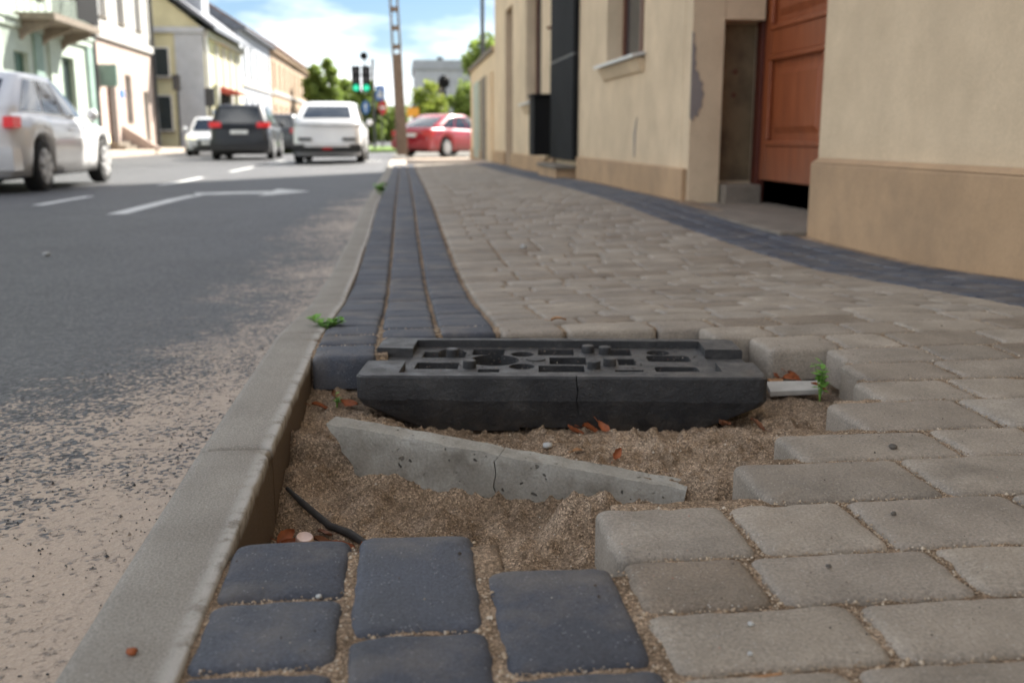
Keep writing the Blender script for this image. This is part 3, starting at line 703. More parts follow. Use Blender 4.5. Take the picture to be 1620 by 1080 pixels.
# ------------------------------------------------------------------ left-hand buildings
def house(name, label, x0, y0, y1, top, mat, wins, depth=9, plinth=None, roof=None, mats=(None,), base=-.3, courses=(), fwin=()):
    """street front in plane x=x0 facing +x, from y0 to y1; wins = (y, z, w, h, frame)"""
    e = empty(name, (x0, y0, 0)); tag(e, label, 'building'); L = y1-y0
    W_ = MB(); hol = [(y-w/2, y+w/2, z, z+h) for (y, z, w, h, *_r) in wins]
    t = MB(); wall_holes(t, 0, L, base, top, hol, 0, .4)
    W_.add([(-x, y, z) for x, y, z in t.v], [tuple(reversed(f)) for f in t.f])
    W_.box(-depth, -.402, .001, .4, base, top-.001); W_.box(-depth, -.402, L-.4, L-.001, base, top-.001); W_.box(-depth, -depth+.3, .41, L-.41, base, top-.001)
    mk('wall', W_, mat, e, fix=False)
    for (y, z, w, h, fr_, *gl) in wins:
        m = MB(); f = .08
        for a, b, c, d in ((y-w/2, y+w/2, z, z+f), (y-w/2, y+w/2, z+h-f, z+h), (y-w/2, y-w/2+f, z+f, z+h-f), (y+w/2-f, y+w/2, z+f, z+h-f), (y-.04, y+.04, z+f, z+h-f)): m.box(-.24, -.17, a+.002, b-.002, c+.002, d-.002)
        nm = 'door' if z < .15 else 'window'
        o = mk(nm, m, fr_, e); mk('pane' if nm == 'window' else 'door_leaf', MB().box(-.225, -.20, y-w/2+.05, y+w/2-.05, z+.05, z+h-.05), gl[0] if gl else M_GLASS, o)
        if nm == 'window': mk('sill', MB().box(-.17, .08, y-w/2-.05+.052, y+w/2-.002, z+.001, z+.04), M_CONC, o)
    for (z, h, d, m_) in courses: mk('string_course', MB().box(.002, d, .02, L-.02, z, z+h), m_ or mat, e)
    for (a, b, z0, z1, d, m_) in (plinth or []): mk('pilaster', MB().box(.003, d, a, b, z0, z1), m_, e)
    if roof:
        kind, h_, m_ = roof
        if kind == 'ridge': mk('roof', MB().prism([(.45, top), (.45, top+.12), (-depth/2, top+h_), (-depth-.4, top+.12), (-depth-.4, top)], 'y', -.25, L+.25), m_, e)
        else: mk('roof', MB().box(-depth-.2, .3, -.2, L+.2, top+.002, top+h_), m_, e)
    return e
H_GREEN = m_plaster('pale_green_plaster', C(.42,.485,.415), C(.30,.36,.32), blotch=.3); H_GREEND = m_plaster('green_pilaster_plaster', C(.24,.33,.29), C(.19,.26,.23))
H_PINK = m_plaster('pale_pink_plaster', C(.50,.40,.345), C(.38,.29,.24), blotch=.3); H_WHITE = m_plaster('off_white_plaster', C(.50,.485,.46), C(.36,.345,.32), blotch=.3)
H_YEL = m_plaster('pale_yellow_plaster', C(.62,.58,.38), C(.5,.47,.32), blotch=.3); H_GREY = m_plaster('pale_grey_plaster', C(.48,.50,.53), C(.38,.39,.41), blotch=.3)
H_ORANGE = m_plaster('pale_orange_plaster', C(.44,.33,.235), C(.34,.25,.18), blotch=.3); H_ROOF = flat('grey_roof_sheet', C(.14,.15,.17), .6, var=.2, kind='pos'); H_ROOFR = flat('brown_roof_tiles', C(.26,.15,.10), .8, var=.25, kind='pos')
M_GLASSW = Mat('curtained_glass', .2, 0, .6).color(C(.42,.43,.42)).m; M_GREENF = flat('dark_green_frame', C(.05,.11,.08), .5)
gh = house('green_house', 'pale green two storey house with iron balcony, nearest on the left', -11.3, 20.0, 39.5, 9.0, H_GREEN,
      [(2.5, 1.0, 1.5, 2.2, M_GREENF), (6.0, 1.0, 1.5, 2.2, M_GREENF), (9.3, .9, 1.4, 2.4, M_GREENF), (12.3, .05, 1.2, 2.9, M_GREENF, M_GREENF), (16.6, 1.0, 1.3, 2.1, M_GREENF),
       (3, 5.2, 1.3, 2.2, M_WHITEF), (6.5, 5.2, 1.3, 2.2, M_WHITEF), (10, 5.2, 1.3, 2.2, M_WHITEF), (14, 4.7, 1.4, 2.6, M_BROWNF), (17.5, 5.2, 1.3, 2.2, M_WHITEF)],
      plinth=[(a, a+.7, -.2, 3.6, .09, m_) for a, m_ in ((.2, H_GREEND), (7.4, H_GREEND), (13.3, H_GREEND), (14.6, H_GREEN), (18.6, H_GREEND))], roof=('ridge', 3, H_ROOF), courses=((3.62, .2, .10, H_GREEN), (3.84, .10, .16, H_GREEN), (8.6, .4, .35, H_GREEN)))
bal = mk('balcony', MB().box(.002, 1.15, 12.0, 16.6, 3.85, 4.05), M_CONC, gh)
rl = MB(); rl.tube([(1.1, 12.05, 5.05), (1.1, 16.55, 5.05)], .03, 6)
for k in range(30): rl.tube([(1.1, 12.05+k*.155, 4.05), (1.1, 12.05+k*.155, 5.05)], .014, 5)
for s in (12.05, 16.55): rl.tube([(.05, s, 5.05), (1.1, s, 5.05)], .03, 6); [rl.tube([(.1+k*.2, s, 4.05), (.1+k*.2, s, 5.05)], .014, 5) for k in range(5)]
mk('railing', rl, M_BLACK2, bal); mk('banner_screen', MB().box(1.13, 1.15, 14.2, 16.5, 4.1, 5.0), M_BLACK2, bal)
for s in (12.4, 14.3, 16.2): mk('bracket', MB().prism([(.002, 3.849), (.95, 3.849), (.9, 3.72), (.15, 3.45), (.002, 3.3)], 'y', s-.12, s+.12), M_CONC, bal)
mk('downpipe', MB().tube([(.12, 19.35, 0), (.12, 19.35, 8.9)], .07, 8), M_DKGREY, gh)
ph = house('pink_house', 'two storey house, pinkish below and off white above, right of the green house', -11.33, 39.7, 48.6, 8.2, H_WHITE,
      [(1.8, .05, 1.1, 2.6, M_BROWNF, M_BROWNF), (4.4, 1.0, .9, 1.9, M_BROWNF), (7.2, .05, .8, 2.3, M_GREENF, M_DKGREY), (1.6, 4.9, 1.1, 2.4, M_WHITEF, M_GLASSW), (4.2, 4.9, 1.1, 2.4, M_WHITEF), (6.9, 4.9, 1.1, 2.4, M_WHITEF, M_GLASSW)],
      courses=((4.1, .3, .18, None), (7.9, .35, .3, None)), roof=('ridge', 2.4, H_ROOF))
t = MB(); wall_holes(t, .03, 8.87, -.2, 4.05, [(1.2, 2.4, -.2, 2.7), (3.9, 4.9, .95, 2.95), (6.75, 7.65, -.2, 2.4)], 0, .045)
mk('lower_facade', MB().add([(-x+.05, y, z) for x, y, z in t.v], [tuple(reversed(f)) for f in t.f]), H_PINK, ph, fix=False)
for k in range(3): mk('step', MB().box(.06, .9-.25*k, 1.0, 2.9, -.2+.15*k, -.05+.15*k-.002), M_CONC, ph)
mk('stair_wall', MB().prism([(.06, -.1), (1.6, -.1), (.06, .9)], 'y', 2.95, 3.15), H_PINK, ph)
mk('downpipe', MB().tube([(.14, 8.7, 0), (.14, 8.7, 8.0)], .08, 8), M_DKGREY, ph)
mk('sign_box', MB().box(.06, .7, .3, .45, 2.3, 3.1), H_GREEND, ph); mk('blue_plate', MB().box(.055, .075, 3.0, 3.6, 2.0, 2.3), flat('blue_enamel', C(.08,.2,.5), .4), ph)
yh = house('yellow_house', 'pale yellow gabled house with grey corner and white street front, beyond the pink house', -9.35, 50.5, 62, 5.5, H_YEL,
      [(2.4+2.1*k, 1.0, 1.0, 2.0, M_WHITEF) for k in range(4)], roof=None, courses=((5.1, .3, .25, H_WHITE),), depth=10,
      plinth=[(.25, 1.1, -.2, 5.0, .06, H_WHITE)]+[(3.0+2.1*k, 3.5+2.1*k, -.2, 5.0, .08, H_WHITE) for k in range(4)])
mk('roof', MB().prism([(.7, 5.35), (.7, 5.55), (-4.6, 9.6), (-10.6, 5.55), (-10.6, 5.35), (-4.6, 9.35)], 'y', -.5, 11.9), H_ROOF, yh)
mk('gable', MB().prism([(.0, 5.502), (-10, 5.502), (-4.7, 9.25)], 'y', .002, .4), H_YEL, yh)
mk('gable_course', MB().box(-10, .1, -.2, -.002, 5.25, 5.5), H_GREY, yh)
mk('grey_corner', MB().box(-1.3, .02, -.08, -.004, -.2, 5.24), H_GREY, yh)
def fw_(x, z, w, h, m_=M_GLASS, par=yh):
    o = mk('window', MB().box(x-w/2, x+w/2, -.05, -.003, z, z+h), M_WHITEF, par); mk('pane', MB().box(x-w/2+.07, x+w/2-.07, -.065, -.052, z+.07, z+h-.07), m_, o); mk('sill', MB().box(x-w/2-.06, x+w/2+.06, -.16, -.006, z-.08, z-.003), M_CONC, o)
fw_(-1.95, 3.2, .75, 1.4); fw_(-1.95, .7, .75, 1.7); fw_(-4.2, 3.3, .9, 1.4); fw_(-6.2, 3.3, .9, 1.4); fw_(-6.2, .7, .9, 1.7); fw_(-4.7, 6.2, .8, 1.2)
dm = mk('dormer', MB().box(-1.9, -.4, 2.5, 4.2, 6.3, 7.6), H_GREY, yh); mk('dormer_roof', MB().box(-2.1, -.1, 2.3, 4.4, 7.603, 7.75), H_ROOF, dm)
aw = mk('awning', MB().prism([(.02, 3.0), (1.0, 2.7), (1.0, 2.62), (.02, 2.62)], 'y', 3.6, 6.6), flat('red_awning_cloth', C(.4,.07,.05), .8), yh); mk('shop_front_shade', MB().box(.09, .12, 3.8, 6.4, 1.1, 2.6), M_BLACK2, aw)  # black slab on the wall stands in for the shade of a shop front
mk('downpipe', MB().tube([(.12, .12, -.1), (.12, .12, 5.3)], .09, 8), M_WHITEF, yh)
gy = house('grey_house', 'pale grey plastered house with dark roof between the yellow house and the orange terrace', -9.45, 62.4, 76, 6.6, H_GREY,
      [(1.6+2.6*k, z, 1.0, 1.9, M_WHITEF) for k in range(5) for z in (.9, 4.0)], roof=('ridge', 3.0, H_ROOF), courses=((3.4, .2, .12, H_WHITE),))
for a in (3.0, 8.5): mk('chimney', MB().box(-4.9, -4.2, a, a+.8, 8.4, 10.6), H_ROOFR, gy)
ot = house('orange_terrace', 'long pale orange terrace with brown tiled roof, farthest on the left', -9.4, 76.4, 110, 6.8, H_ORANGE,
      [(1.8+3.2*k, z, 1.1, 1.9, M_WHITEF) for k in range(10) for z in (.9, 4.0)], roof=('ridge', 3.2, H_ROOFR), courses=((3.5, .2, .12, H_WHITE), (6.5, .25, .3, None)))
# distant grey block
gb = empty('grey_block', (.9, 70, 0)); tag(gb, 'pale grey flat roofed block standing across the crossing, behind the red car', 'building')
mk('wall', MB().box(0, 8.5, 0, 9, -.3, 4.9), H_GREY, gb); mk('parapet', MB().box(-.12, 8.6, -.12, 9.1, 4.903, 5.5), flat('grey_parapet', C(.36,.38,.41), .8), gb)
for k, (x, z) in enumerate(((1.0, 2.6), (4.1, 2.6), (1.0, .4), (6.3, 2.6))):
    o = mk('window', MB().box(x, x+.9, -.05, -.003, z, z+1.4), M_WHITEF, gb); mk('pane', MB().box(x+.07, x+.83, -.065, -.052, z+.07, z+1.33), M_GLASS, o)
for k in range(3): mk('roof_vent', MB().box(1.6+1.7*k, 2.0+1.7*k, 2, 2.4, 5.5, 5.85), M_DKGREY, gb)

# ------------------------------------------------------------------ cars
def lerp(a, b, t): return a+(b-a)*t
def interp(ks, y):
    if y <= ks[0][0]: return ks[0][1]
    for (a, pa), (b, pb) in zip(ks, ks[1:]):
        if y <= b: return lerp(pa, pb, sm((y-a)/(b-a)) if False else (y-a)/(b-a))
    return ks[-1][1]
def car(name, label, loc, rz_, L, W, prof, base, roofy, roofz, beltz, wheels, wr, pt, tail='x', lit=False, rear=None, head=M_HEAD, grp=None, cladding=False, plate=True):
    """prof: [(y,ztop)] lower-body top line; base=(y rear, y front) of the glasshouse at the belt; roofy the same at the roof"""
    e = empty(name, loc, rz_); tag(e, label, 'car', grp)
    n = 72; hw = W/2; r2 = wr+.055
    ysn = [-L/2+L*i/n for i in range(n+1)]
    def plan(y):
        t = abs(y)/(L/2); k = max(0, (t-.60)/.40); return hw*(1-.16*k**2.4)
    def rnd_end(y):
        d = min(y+L/2, L/2-y); return sm(d/.16)
    m = MB(); ring = 17
    for y in ysn:
        zl = .20
        for wy in wheels:
            d = abs(y-wy)
            if d < r2: zl = max(zl, wr+math.sqrt(r2*r2-d*d))
        e_ = rnd_end(y); zt = interp(prof, y); ww = plan(y)*(.90+.10*e_)
        zl = max(zl, .20+.14*(1-e_)); zt_ = zt-.05*(1-e_)
        zl2 = min(zl, zt_-.12)
        lv = [(0, zl2+.01), (.80, zl2), (.955, zl2+.012), (.985, lerp(zl2, zt_, .25)), (1.0, lerp(zl2, zt_, .5)), (.995, lerp(zl2, zt_, .70)), (.975, lerp(zl2, zt_, .88)), (.93, zt_-.012), (.80, zt_+.012)]
        half = [(k*ww, z) for k, z in lv]
        pts = half+[(0, zt_+.025)]+[(-x, z) for x, z in reversed(half[1:])]
        for x, z in pts:
            dy = 0
            if y < -L/2+.01: dy = .05*abs((z-.55)/.4)**1.5+.10*(abs(x)/hw)**3
            elif y > L/2-.01: dy = -(.06*abs((z-.5)/.35)**1.5+.22*(abs(x)/hw)**3)
            elif y < -L/2+.12: dy = .06*(abs(x)/hw)**3
            m.v.append((x, y+dy, z))
    q = len(half)*2
    for i in range(n):
        for k in range(q): m.f.append((i*q+k, i*q+(k+1) % q, (i+1)*q+(k+1) % q, (i+1)*q+k))
    m.f.append(tuple(range(q-1, -1, -1))); m.f.append(tuple(n*q+k for k in range(q)))
    body = mk('body', m, pt, e, smooth=True)
    for p_ in body.data.polygons:
        if len(p_.vertices) > 4: p_.use_smooth = False
    # glasshouse
    hb, ht = hw*.935, hw*.76
    def cab(s, v, off=0, drop=0):   # s in 0..4 around: 0-1 right side rear->front, 1-2 front, 2-3 left side, 3-4 rear
        y0 = lerp(base[0], roofy[0], v**1.15); y1 = lerp(base[1], roofy[1], v**.95); w_ = lerp(hb, ht, v**1.25); bl = 0
        k = int(s) % 4; t = s-int(s)
        zb = lerp(interp(beltz, y0), interp(beltz, y1), t if k == 0 else 1-t if k == 2 else (1 if k == 1 else 0))
        z = lerp(zb, roofz, v)
        c = .10
        if k == 0: y = lerp(y0, y1, t); x = w_-.06*(abs(t-.5)*2)**4; o = (off, 0)
        elif k == 1: x = lerp(w_-.06, -w_+.06, t); y = y1+c*(1-(2*t-1)**2); o = (0, off)
        elif k == 2: y = lerp(y1, y0, t); x = -w_+.06*(abs(t-.5)*2)**4; o = (-off, 0)
        else: x = lerp(-w_+.06, w_-.06, t); y = y0-c*.8*(1-(2*t-1)**2); o = (0, -off)
        return (x+o[0], y+o[1], z+abs(off)*.3)
    m = MB(); ns, nv = 40, 8
    for j in range(nv+1):
        for i in range(ns): 
            x, y, z = cab(4*i/ns, j/nv); m.v.append((x, y, z-(.05 if j == 0 else 0)))
    for (sc_, up_) in ((.9, .030), (.6, .05), (.2, .06)):
        cy_ = sum(roofy)/2
        for i in range(ns):
            x, y, z = cab(4*i/ns, 1); m.v.append((x*sc_, cy_+(y-cy_)*sc_, roofz+up_))
    for j in range(nv+3):
        for i in range(ns): m.f.append((j*ns+i, j*ns+(i+1) % ns, (j+1)*ns+(i+1) % ns, (j+1)*ns+i))
    m.f.append(tuple((nv+3)*ns+i for i in range(ns)))
    mk('roof', m, pt, e, smooth=True)
    def patch(nm, s0, s1, v0, v1, mat, off=.008, lean=0):
        g_ = MB(); a = 8; 
        def f(i, j):
            v = lerp(v0, v1, j/4); s0_ = s0+lean*(v-v0); return cab(lerp(s0_, s1, i/a), v, off)
        g_.grid(a+1, 5, f); return mk(nm, g_, mat, e, smooth=True)
    for (a, b) in ((.07, .34), (.37, .64), (.67, .94)):
        patch('side_window', a+(.03 if a < .1 else 0), b, .10, .88, M_CARGLASS); patch('side_window', 3-b, 3-a, .10, .88, M_CARGLASS)
    patch('windscreen', 1.08, 1.92, .08, .92, M_CARGLASS); patch('rear_window', 3.10, 3.90, *rear.get('rw', (.10, .86)), M_CARGLASS, .012)
    # dark underbody, also standing in for shade inside the wheel arches; wheels
    mk('underbody', MB().box(-hw*.70, hw*.70, -L/2+.25, L/2-.25, .17, .5), M_TRIM, e)
    for wy in wheels:
        for s in (-1, 1):
            x = s*(hw-.115)
            ty = mk('wheel', MB().lathe((x, wy, wr), [(wr*.62, -.105), (wr*.93, -.105), (wr, -.07), (wr, .07), (wr*.93, .105), (wr*.62, .105)], 'x', 28), M_TYRE, e, smooth=False)
            rm = MB(); xo = x+s*.112; rm.lathe((xo, wy, wr), [(wr*.10, -.01), (wr*.16, .012*1), (wr*.12, .02)], 'x', 12)
            for k in range(7):
                a = 2*PI*k/7; u = Vector((0, math.cos(a), math.sin(a))); v_ = Vector((0, -math.sin(a), math.cos(a)))
                cn_ = Vector((xo, wy, wr)); q_ = [cn_+u*wr*.10-v_*.035, cn_+u*wr*.10+v_*.035, cn_+u*wr*.63+v_*.05, cn_+u*wr*.63-v_*.05]
                d_ = Vector((s*.02, 0, 0)); rm.add([p-d_ for p in q_]+[p+d_ for p in q_], [(0,1,2,3),(7,6,5,4),(0,4,5,1),(1,5,6,2),(2,6,7,3),(3,7,4,0)])
            rm.lathe((x, wy, wr), [(wr*.60, s*.07), (wr*.68, s*.08), (wr*.70, s*.112), (wr*.63, s*.112), (wr*.60, s*.09)], 'x', 28)
            mk('rim', rm, M_RIM, ty)
    zr = interp(beltz, base[0]); yr = -L/2
    def slab(nm, x0, x1, z0, z1, mat, dep=.05, bev=.015, yy=None, par=e, front=False, wrap=0):
        g_ = MB(); a = 10
        def end_y(x, z):
            if front: return L/2-(.06*abs((z-.5)/.35)**1.5+.22*(abs(x)/hw)**3)
            return -L/2+.05*abs((z-.55)/.4)**1.5+.10*(abs(x)/hw)**3
        sg = 1 if front else -1
        def f(i, j):
            x = lerp(x0, x1, i/a); z = lerp(z0, z1, j/3); return (x, end_y(x, z)+sg*dep, z)
        g_.grid(a+1, 4, f); b0 = len(g_.v); g_.grid(a+1, 4, lambda i, j: (lambda p: (p[0], p[1]-sg*(dep+.25), p[2]))(f(i, j)))
        per = [i for i in range(a+1)]+[(j)*(a+1)+a for j in range(1, 4)]+[3*(a+1)+i for i in range(a-1, -1, -1)]+[j*(a+1) for j in (2, 1)]
        for i in range(len(per)): p_, q_ = per[i], per[(i+1) % len(per)]; g_.f.append((p_, q_, q_+b0, p_+b0))
        return mk(nm, g_, mat, par)
    tl = rear.get('tm') or (M_TAIL if lit else M_TAILD)
    tz = rear['tz']; tx = rear['tx']
    for s in (-1, 1): slab('tail_light', s*tx*hw, s*.955*hw, tz[0], tz[1], tl, .025)
    slab('rear_bumper', -hw*.94, hw*.94, .30, rear['bz'], pt if not cladding else M_TRIM, .045)
    if rear.get('diff'):
        slab('bumper_skirt', -hw*.62, hw*.62, .44, .53, pt, .06); slab('fog_light', -.12, .12, .36, .43, M_TAILD, .06)
        for s in (-1, 1): slab('bumper_vent', s*.42*hw, s*.80*hw, .60, .67, M_TRIM, .02)
    if plate: slab('number_plate', -.26, .26, rear['pz'], rear['pz']+.115, M_PLATE, .055)
    for s in (-1, 1): slab('headlight', s*.55*hw, s*.93*hw, .60, .74, head, .015, front=True)
    slab('grille', -hw*.45, hw*.45, .38, .58, M_TRIM, .012, front=True); slab('front_bumper', -hw*.9, hw*.9, .24, .36, M_TRIM, .02, front=True); slab('number_plate', -.26, .26, .42, .53, M_PLATE, .03, front=True)
    ym = lerp(base[1], roofy[1], .18)-.12; zm = interp(beltz, base[1])+.03
    for s in (-1, 1):
        mk('mirror', MB().lathe((s*(hw+.07), ym, zm+.07), [(.03, -.07), (.075, -.05), (.09, 0), (.07, .06), (.02, .08)], 'y', 12), pt, e, smooth=True)
    # door seams and handles, sills
    def sidex(y, f): return plan(y)*f
    for yy in (lerp(base[0], base[1], .40), lerp(base[0], base[1], .90)):
        for s in (-1, 1):
            zt = interp(prof, yy); zl = .24
            vs = []
            for k in range(7):
                t = k/6; z = lerp(zl, zt-.06, t); f = interp([(0, .965), (.25, .988), (.5, 1.003), (.7, .998), (.88, .979), (1, .95)], t); vs += [(s*(sidex(yy, f)+.002), yy-.006, z), (s*(sidex(yy, f)+.002), yy+.006, z)]
            mk('door_seam', MB().add(vs, [(2*k, 2*k+1, 2*k+3, 2*k+2) for k in range(6)]), M_TRIM, e, fix=False)
    for yy in (lerp(base[0], base[1], .34), lerp(base[0], base[1], .66)):
        for s in (-1, 1): mk('door_handle', MB().box(s*plan(yy)*.99-.02, s*plan(yy)*.99+.025, yy-.10, yy+.08, interp(prof, yy)-.17, interp(prof, yy)-.14), pt, e, bevel=.01)
    return e
gz = rz(-5, 15)
car('white_hatchback', 'silver white hatchback cut off by the left edge of the picture', (-5.56, 15.06, rz(-5, 15)), 0, 4.44, 1.80,
    [(-2.22, .88), (-2.0, 1.01), (-1.2, 1.0), (.6, .94), (1.0, .92), (1.7, .84), (2.05, .72), (2.22, .58)], (-2.06, 1.0), (-1.20, .02), 1.50, [(-2, .99), (1, .92)], (-1.20, 1.50), .33, P_SILVER,
    lit=True, rear=dict(tz=(.82, .95), tx=.84, bz=.58, pz=.62))
car('dark_suv', 'dark blue suv with lit tail lights, driving away left of the white crossover', (-5.1, 34.5, rz(-5, 30)), .03, 4.65, 1.92,
    [(-2.32, .96), (-2.1, 1.04), (1.2, 1.02), (2.0, .92), (2.32, .72)], (-2.22, 1.25), (-1.85, .45), 1.66, [(-2, 1.06), (1, 1.03)], (-1.38, 1.43), .36, P_NAVY,
    lit=True, rear=dict(tz=(1.0, 1.16), tx=.56, bz=.62, pz=.80))
car('white_crossover', 'white coupe-like crossover seen squarely from behind at the end of the near lane', (-1.95, 28.9, rz(-2, 27)), 0, 4.5, 1.86,
    [(-2.25, 1.0), (-2.12, 1.07), (-1.5, 1.05), (1.2, .98), (2.0, .88), (2.25, .68)], (-2.18, 1.2), (-1.12, .30), 1.57, [(-2, 1.06), (1, .99)], (-1.36, 1.36), .35, P_WHITE,
    rear=dict(tz=(1.0, 1.03), tx=.12, bz=.50, pz=.42, tm=M_TRIM, rw=(.22, .84), diff=True), cladding=True, plate=False)
car('white_small_car', 'small white car coming with a lit headlight, half hidden behind the dark suv', (-7.35, 40.5, rz(-5, 30)), PI+.1, 3.9, 1.72,
    [(-1.95, .9), (-1.7, .95), (.7, .90), (1.1, .86), (1.7, .76), (1.95, .6)], (-1.8, 1.05), (-1.4, .2), 1.40, [(-2, .93), (1, .9)], (-1.2, 1.25), .30, P_WHITE, rear=dict(tz=(.72, .92), tx=.6, bz=.56, pz=.6))
car('grey_car', 'dark grey car between the dark suv and the white crossover', (-5.1, 45.5, rz(-5, 30)), -.06, 4.5, 1.84,
    [(-2.25, .94), (-2.1, 1.0), (1.1, .95), (2.0, .85), (2.25, .65)], (-2.1, 1.15), (-1.75, .35), 1.60, [(-2, 1.0), (1, .97)], (-1.35, 1.38), .34, P_GREY, rear=dict(tz=(.85, 1.05), tx=.6, bz=.6, pz=.7))
car('red_sedan', 'deep red sedan turning right at the crossing, partly hidden by the concrete pole', (1.65, 37.3, rz(-3, 30)), -math.radians(38), 4.6, 1.80,
    [(-2.3, .86), (-2.15, .98), (-1.5, 1.0), (1.0, .92), (1.8, .82), (2.1, .72), (2.3, .58)], (-1.85, 1.15), (-.85, .25), 1.44, [(-2, .98), (1, .93)], (-1.3, 1.4), .33, P_RED, rear=dict(tz=(.72, .92), tx=.58, bz=.58, pz=.7))

# ------------------------------------------------------------------ street furniture
up = empty('concrete_utility_pole', (-.02, 33, -.13)); tag(up, 'tall weathered concrete utility pole with ladder-like openings at the pavement corner', 'utility pole')
up.rotation_euler = (0, -.035, 0)
M_POLE = m_plaster('weathered_pole_concrete', C(.20,.15,.115), C(.12,.09,.07), kind='obj', vs=2)
mk('shaft', MB().prism([(-.18, 0), (.18, 0), (.155, 3.15), (-.155, 3.15)], 'y', -.14, .14), M_POLE, up, bevel=.02)
lg = MB()
for s in (-1, 1): lg.prism([(s*.155, 3.152), (s*.085, 3.152), (s*.055, 9.5), (s*.115, 9.5)], 'y', -.11, .11)
mk('leg', lg, M_POLE, up)
for k in range(11): mk('rung', MB().box(-.088+.003*k, .088-.003*k, -.10, .10, 3.3+.57*k, 3.44+.57*k), M_POLE, up)
cb = MB(); pts = [(-.25, 33, 7.6)]
for i in range(13):
    t = i/12; pts.append((lerp(-.25, -13, t), lerp(33, 52, t), 7.6+.0*t-1.2*math.sin(PI*t)*.5))
cb.tube(pts[1:], .012, 5); tag(mk('overhead_cable', cb, M_BLACK2), 'thin black overhead cable slung from the concrete pole to the left', 'cable')
tl_ = empty('traffic_light', (-1.25, 46, -.1)); tag(tl_, 'black traffic light with two heads side by side, both green lit', 'traffic light')
mk('pole', MB().tube([(0, 0, 0), (0, 0, 3.9)], .06, 10), M_DKGREY, tl_)
M_GO = emis('green_signal', C(.02,.60,.34), .14); M_OFF = Mat('dark_lens', .2).color(C(.02,.012,.01)).m
for x in (-.75, -.30):
    h_ = mk('signal_head', MB().box(x-.19, x+.19, -.18, .08, 2.45, 3.6), M_BLACK2, tl_, bevel=.03)
    for k, m_ in enumerate((M_GO, M_OFF, M_OFF)):
        mk('lens', MB().lathe((x, -.20, 2.66+.36*k), [(.135, 0), (.135, .03)], 'y', 16), m_, h_)
        v_ = MB(); v_.grid(9, 2, lambda i, j: (x+.155*math.cos(PI*i/8), -.19-.2*j, 2.66+.36*k+.155*math.sin(PI*i/8))); mk('visor', v_, M_BLACK2, h_)
mk('arm', MB().tube([(0, 0, 3.2), (-.75, .0, 3.2)], .03, 8), M_DKGREY, tl_); mk('arm', MB().tube([(-.35, .12, 3.5), (-.35, .12, 4.0)], .03, 8), M_DKGREY, tl_)
mk('round_top_sign', MB().lathe((-.38, -.02, 4.02), [(.17, -.03), (.17, .03)], 'y', 18), M_BLACK2, tl_)
M_BLUE = flat('sign_blue', C(.03,.13,.42), .4); M_REDS = flat('sign_red', C(.5,.02,.03), .4); M_SW = flat('sign_white', C(.75), .4)
def sign(label, loc, z, kind):
    e = empty('road_sign', loc); tag(e, label, 'road sign'); e.scale = (.62, .62, 1) if kind != 'orange' else (1, 1, 1)
    mk('post', MB().tube([(0, 0, 0), (0, 0, z+.35)], .035, 8), M_DKGREY, e)
    if kind == 'crossing':
        p = mk('sign_plate', MB().box(-.33, .33, -.06, -.036, z-.33, z+.33), M_BLUE, e); mk('white_triangle', MB().prism([(-.24, z-.2), (.24, z-.2), (0, z+.25)], 'y', -.066, -.061), M_SW, p)
        f = MB(); f.tube([(.0, -.069, z+.02), (.02, -.069, z-.06)], .025, 6); f.tube([(.02, -.069, z-.06), (-.05, -.069, z-.17)], .014, 6); f.tube([(.02, -.069, z-.06), (.08, -.069, z-.17)], .014, 6); f.lathe((.0, -.071, z+.08), [(.03, 0), (.03, .006)], 'y', 10); mk('walking_figure', f, M_BLACK2, p)
    elif kind == 'noentry':
        p = mk('sign_plate', MB().lathe((0, -.06, z), [(.33, 0), (.33, .025)], 'y', 24), M_REDS, e); mk('white_bar', MB().box(-.23, .23, -.066, -.061, z-.06, z+.06), M_SW, p)
    elif kind == 'blue':
        p = mk('sign_plate', MB().lathe((0, -.06, z), [(.30, 0), (.30, .025)], 'y', 24), M_BLUE, e); mk('white_arrow', MB().prism([(-.04, z-.2), (.04, z-.2), (.04, z+.05), (.12, z+.05), (0, z+.2), (-.12, z+.05), (-.04, z+.05)], 'y', -.066, -.061), M_SW, p)
    elif kind == 'orange': mk('sign_plate', MB().box(-.3, .3, -.06, -.036, z-.22, z+.22), flat('sign_orange', C(.75,.32,.03), .4), e)
sign('blue square crossing sign with white triangle, right of the traffic light', (-.98, 47.5, -.1), 2.5, 'crossing')
sign('round red sign with white bar, below the blue square sign', (-.93, 49.5, -.1), 1.9, 'noentry')
sign('round blue sign with white arrow behind the traffic light pole', (-1.65, 47.2, -.1), 1.85, 'blue')
sign('small orange board behind the red car, just right of the concrete pole', (.55, 52, -.1), 1.75, 'orange')
lp = empty('lamp_post', (3.55, 45, -.1)); tag(lp, 'tall slim grey lamp post rising behind the low outbuilding', 'lamp post')
mk('mast', MB().tube([(0, 0, 0), (0, 0, 5), (0, 0, 9.5)], [.11, .09, .06], 10), M_DKGREY, lp); mk('arm', MB().tube([(0, 0, 9.4), (-.6, 0, 9.8), (-1.6, 0, 9.9)], .045, 8), M_DKGREY, lp); mk('lamp', MB().box(-2.2, -1.55, -.13, .13, 9.84, 9.98), M_DKGREY, lp, bevel=.04)
lp2 = empty('lamp_post', (2.55, 62, -.1)); tag(lp2, 'short black lantern post in front of the grey block', 'lamp post')
mk('mast', MB().tube([(0, 0, 0), (0, 0, 3.4)], .10, 10), M_BLACK2, lp2); mk('lantern', MB().lathe((0, 0, 3.4), [(.1, 0), (.32, .1), (.36, .5), (.12, .75)], 'z', 12), M_BLACK2, lp2); mk('control_box', MB().box(-.3, .3, -.25, .2, 0, 2.2), M_BLACK2, lp2)
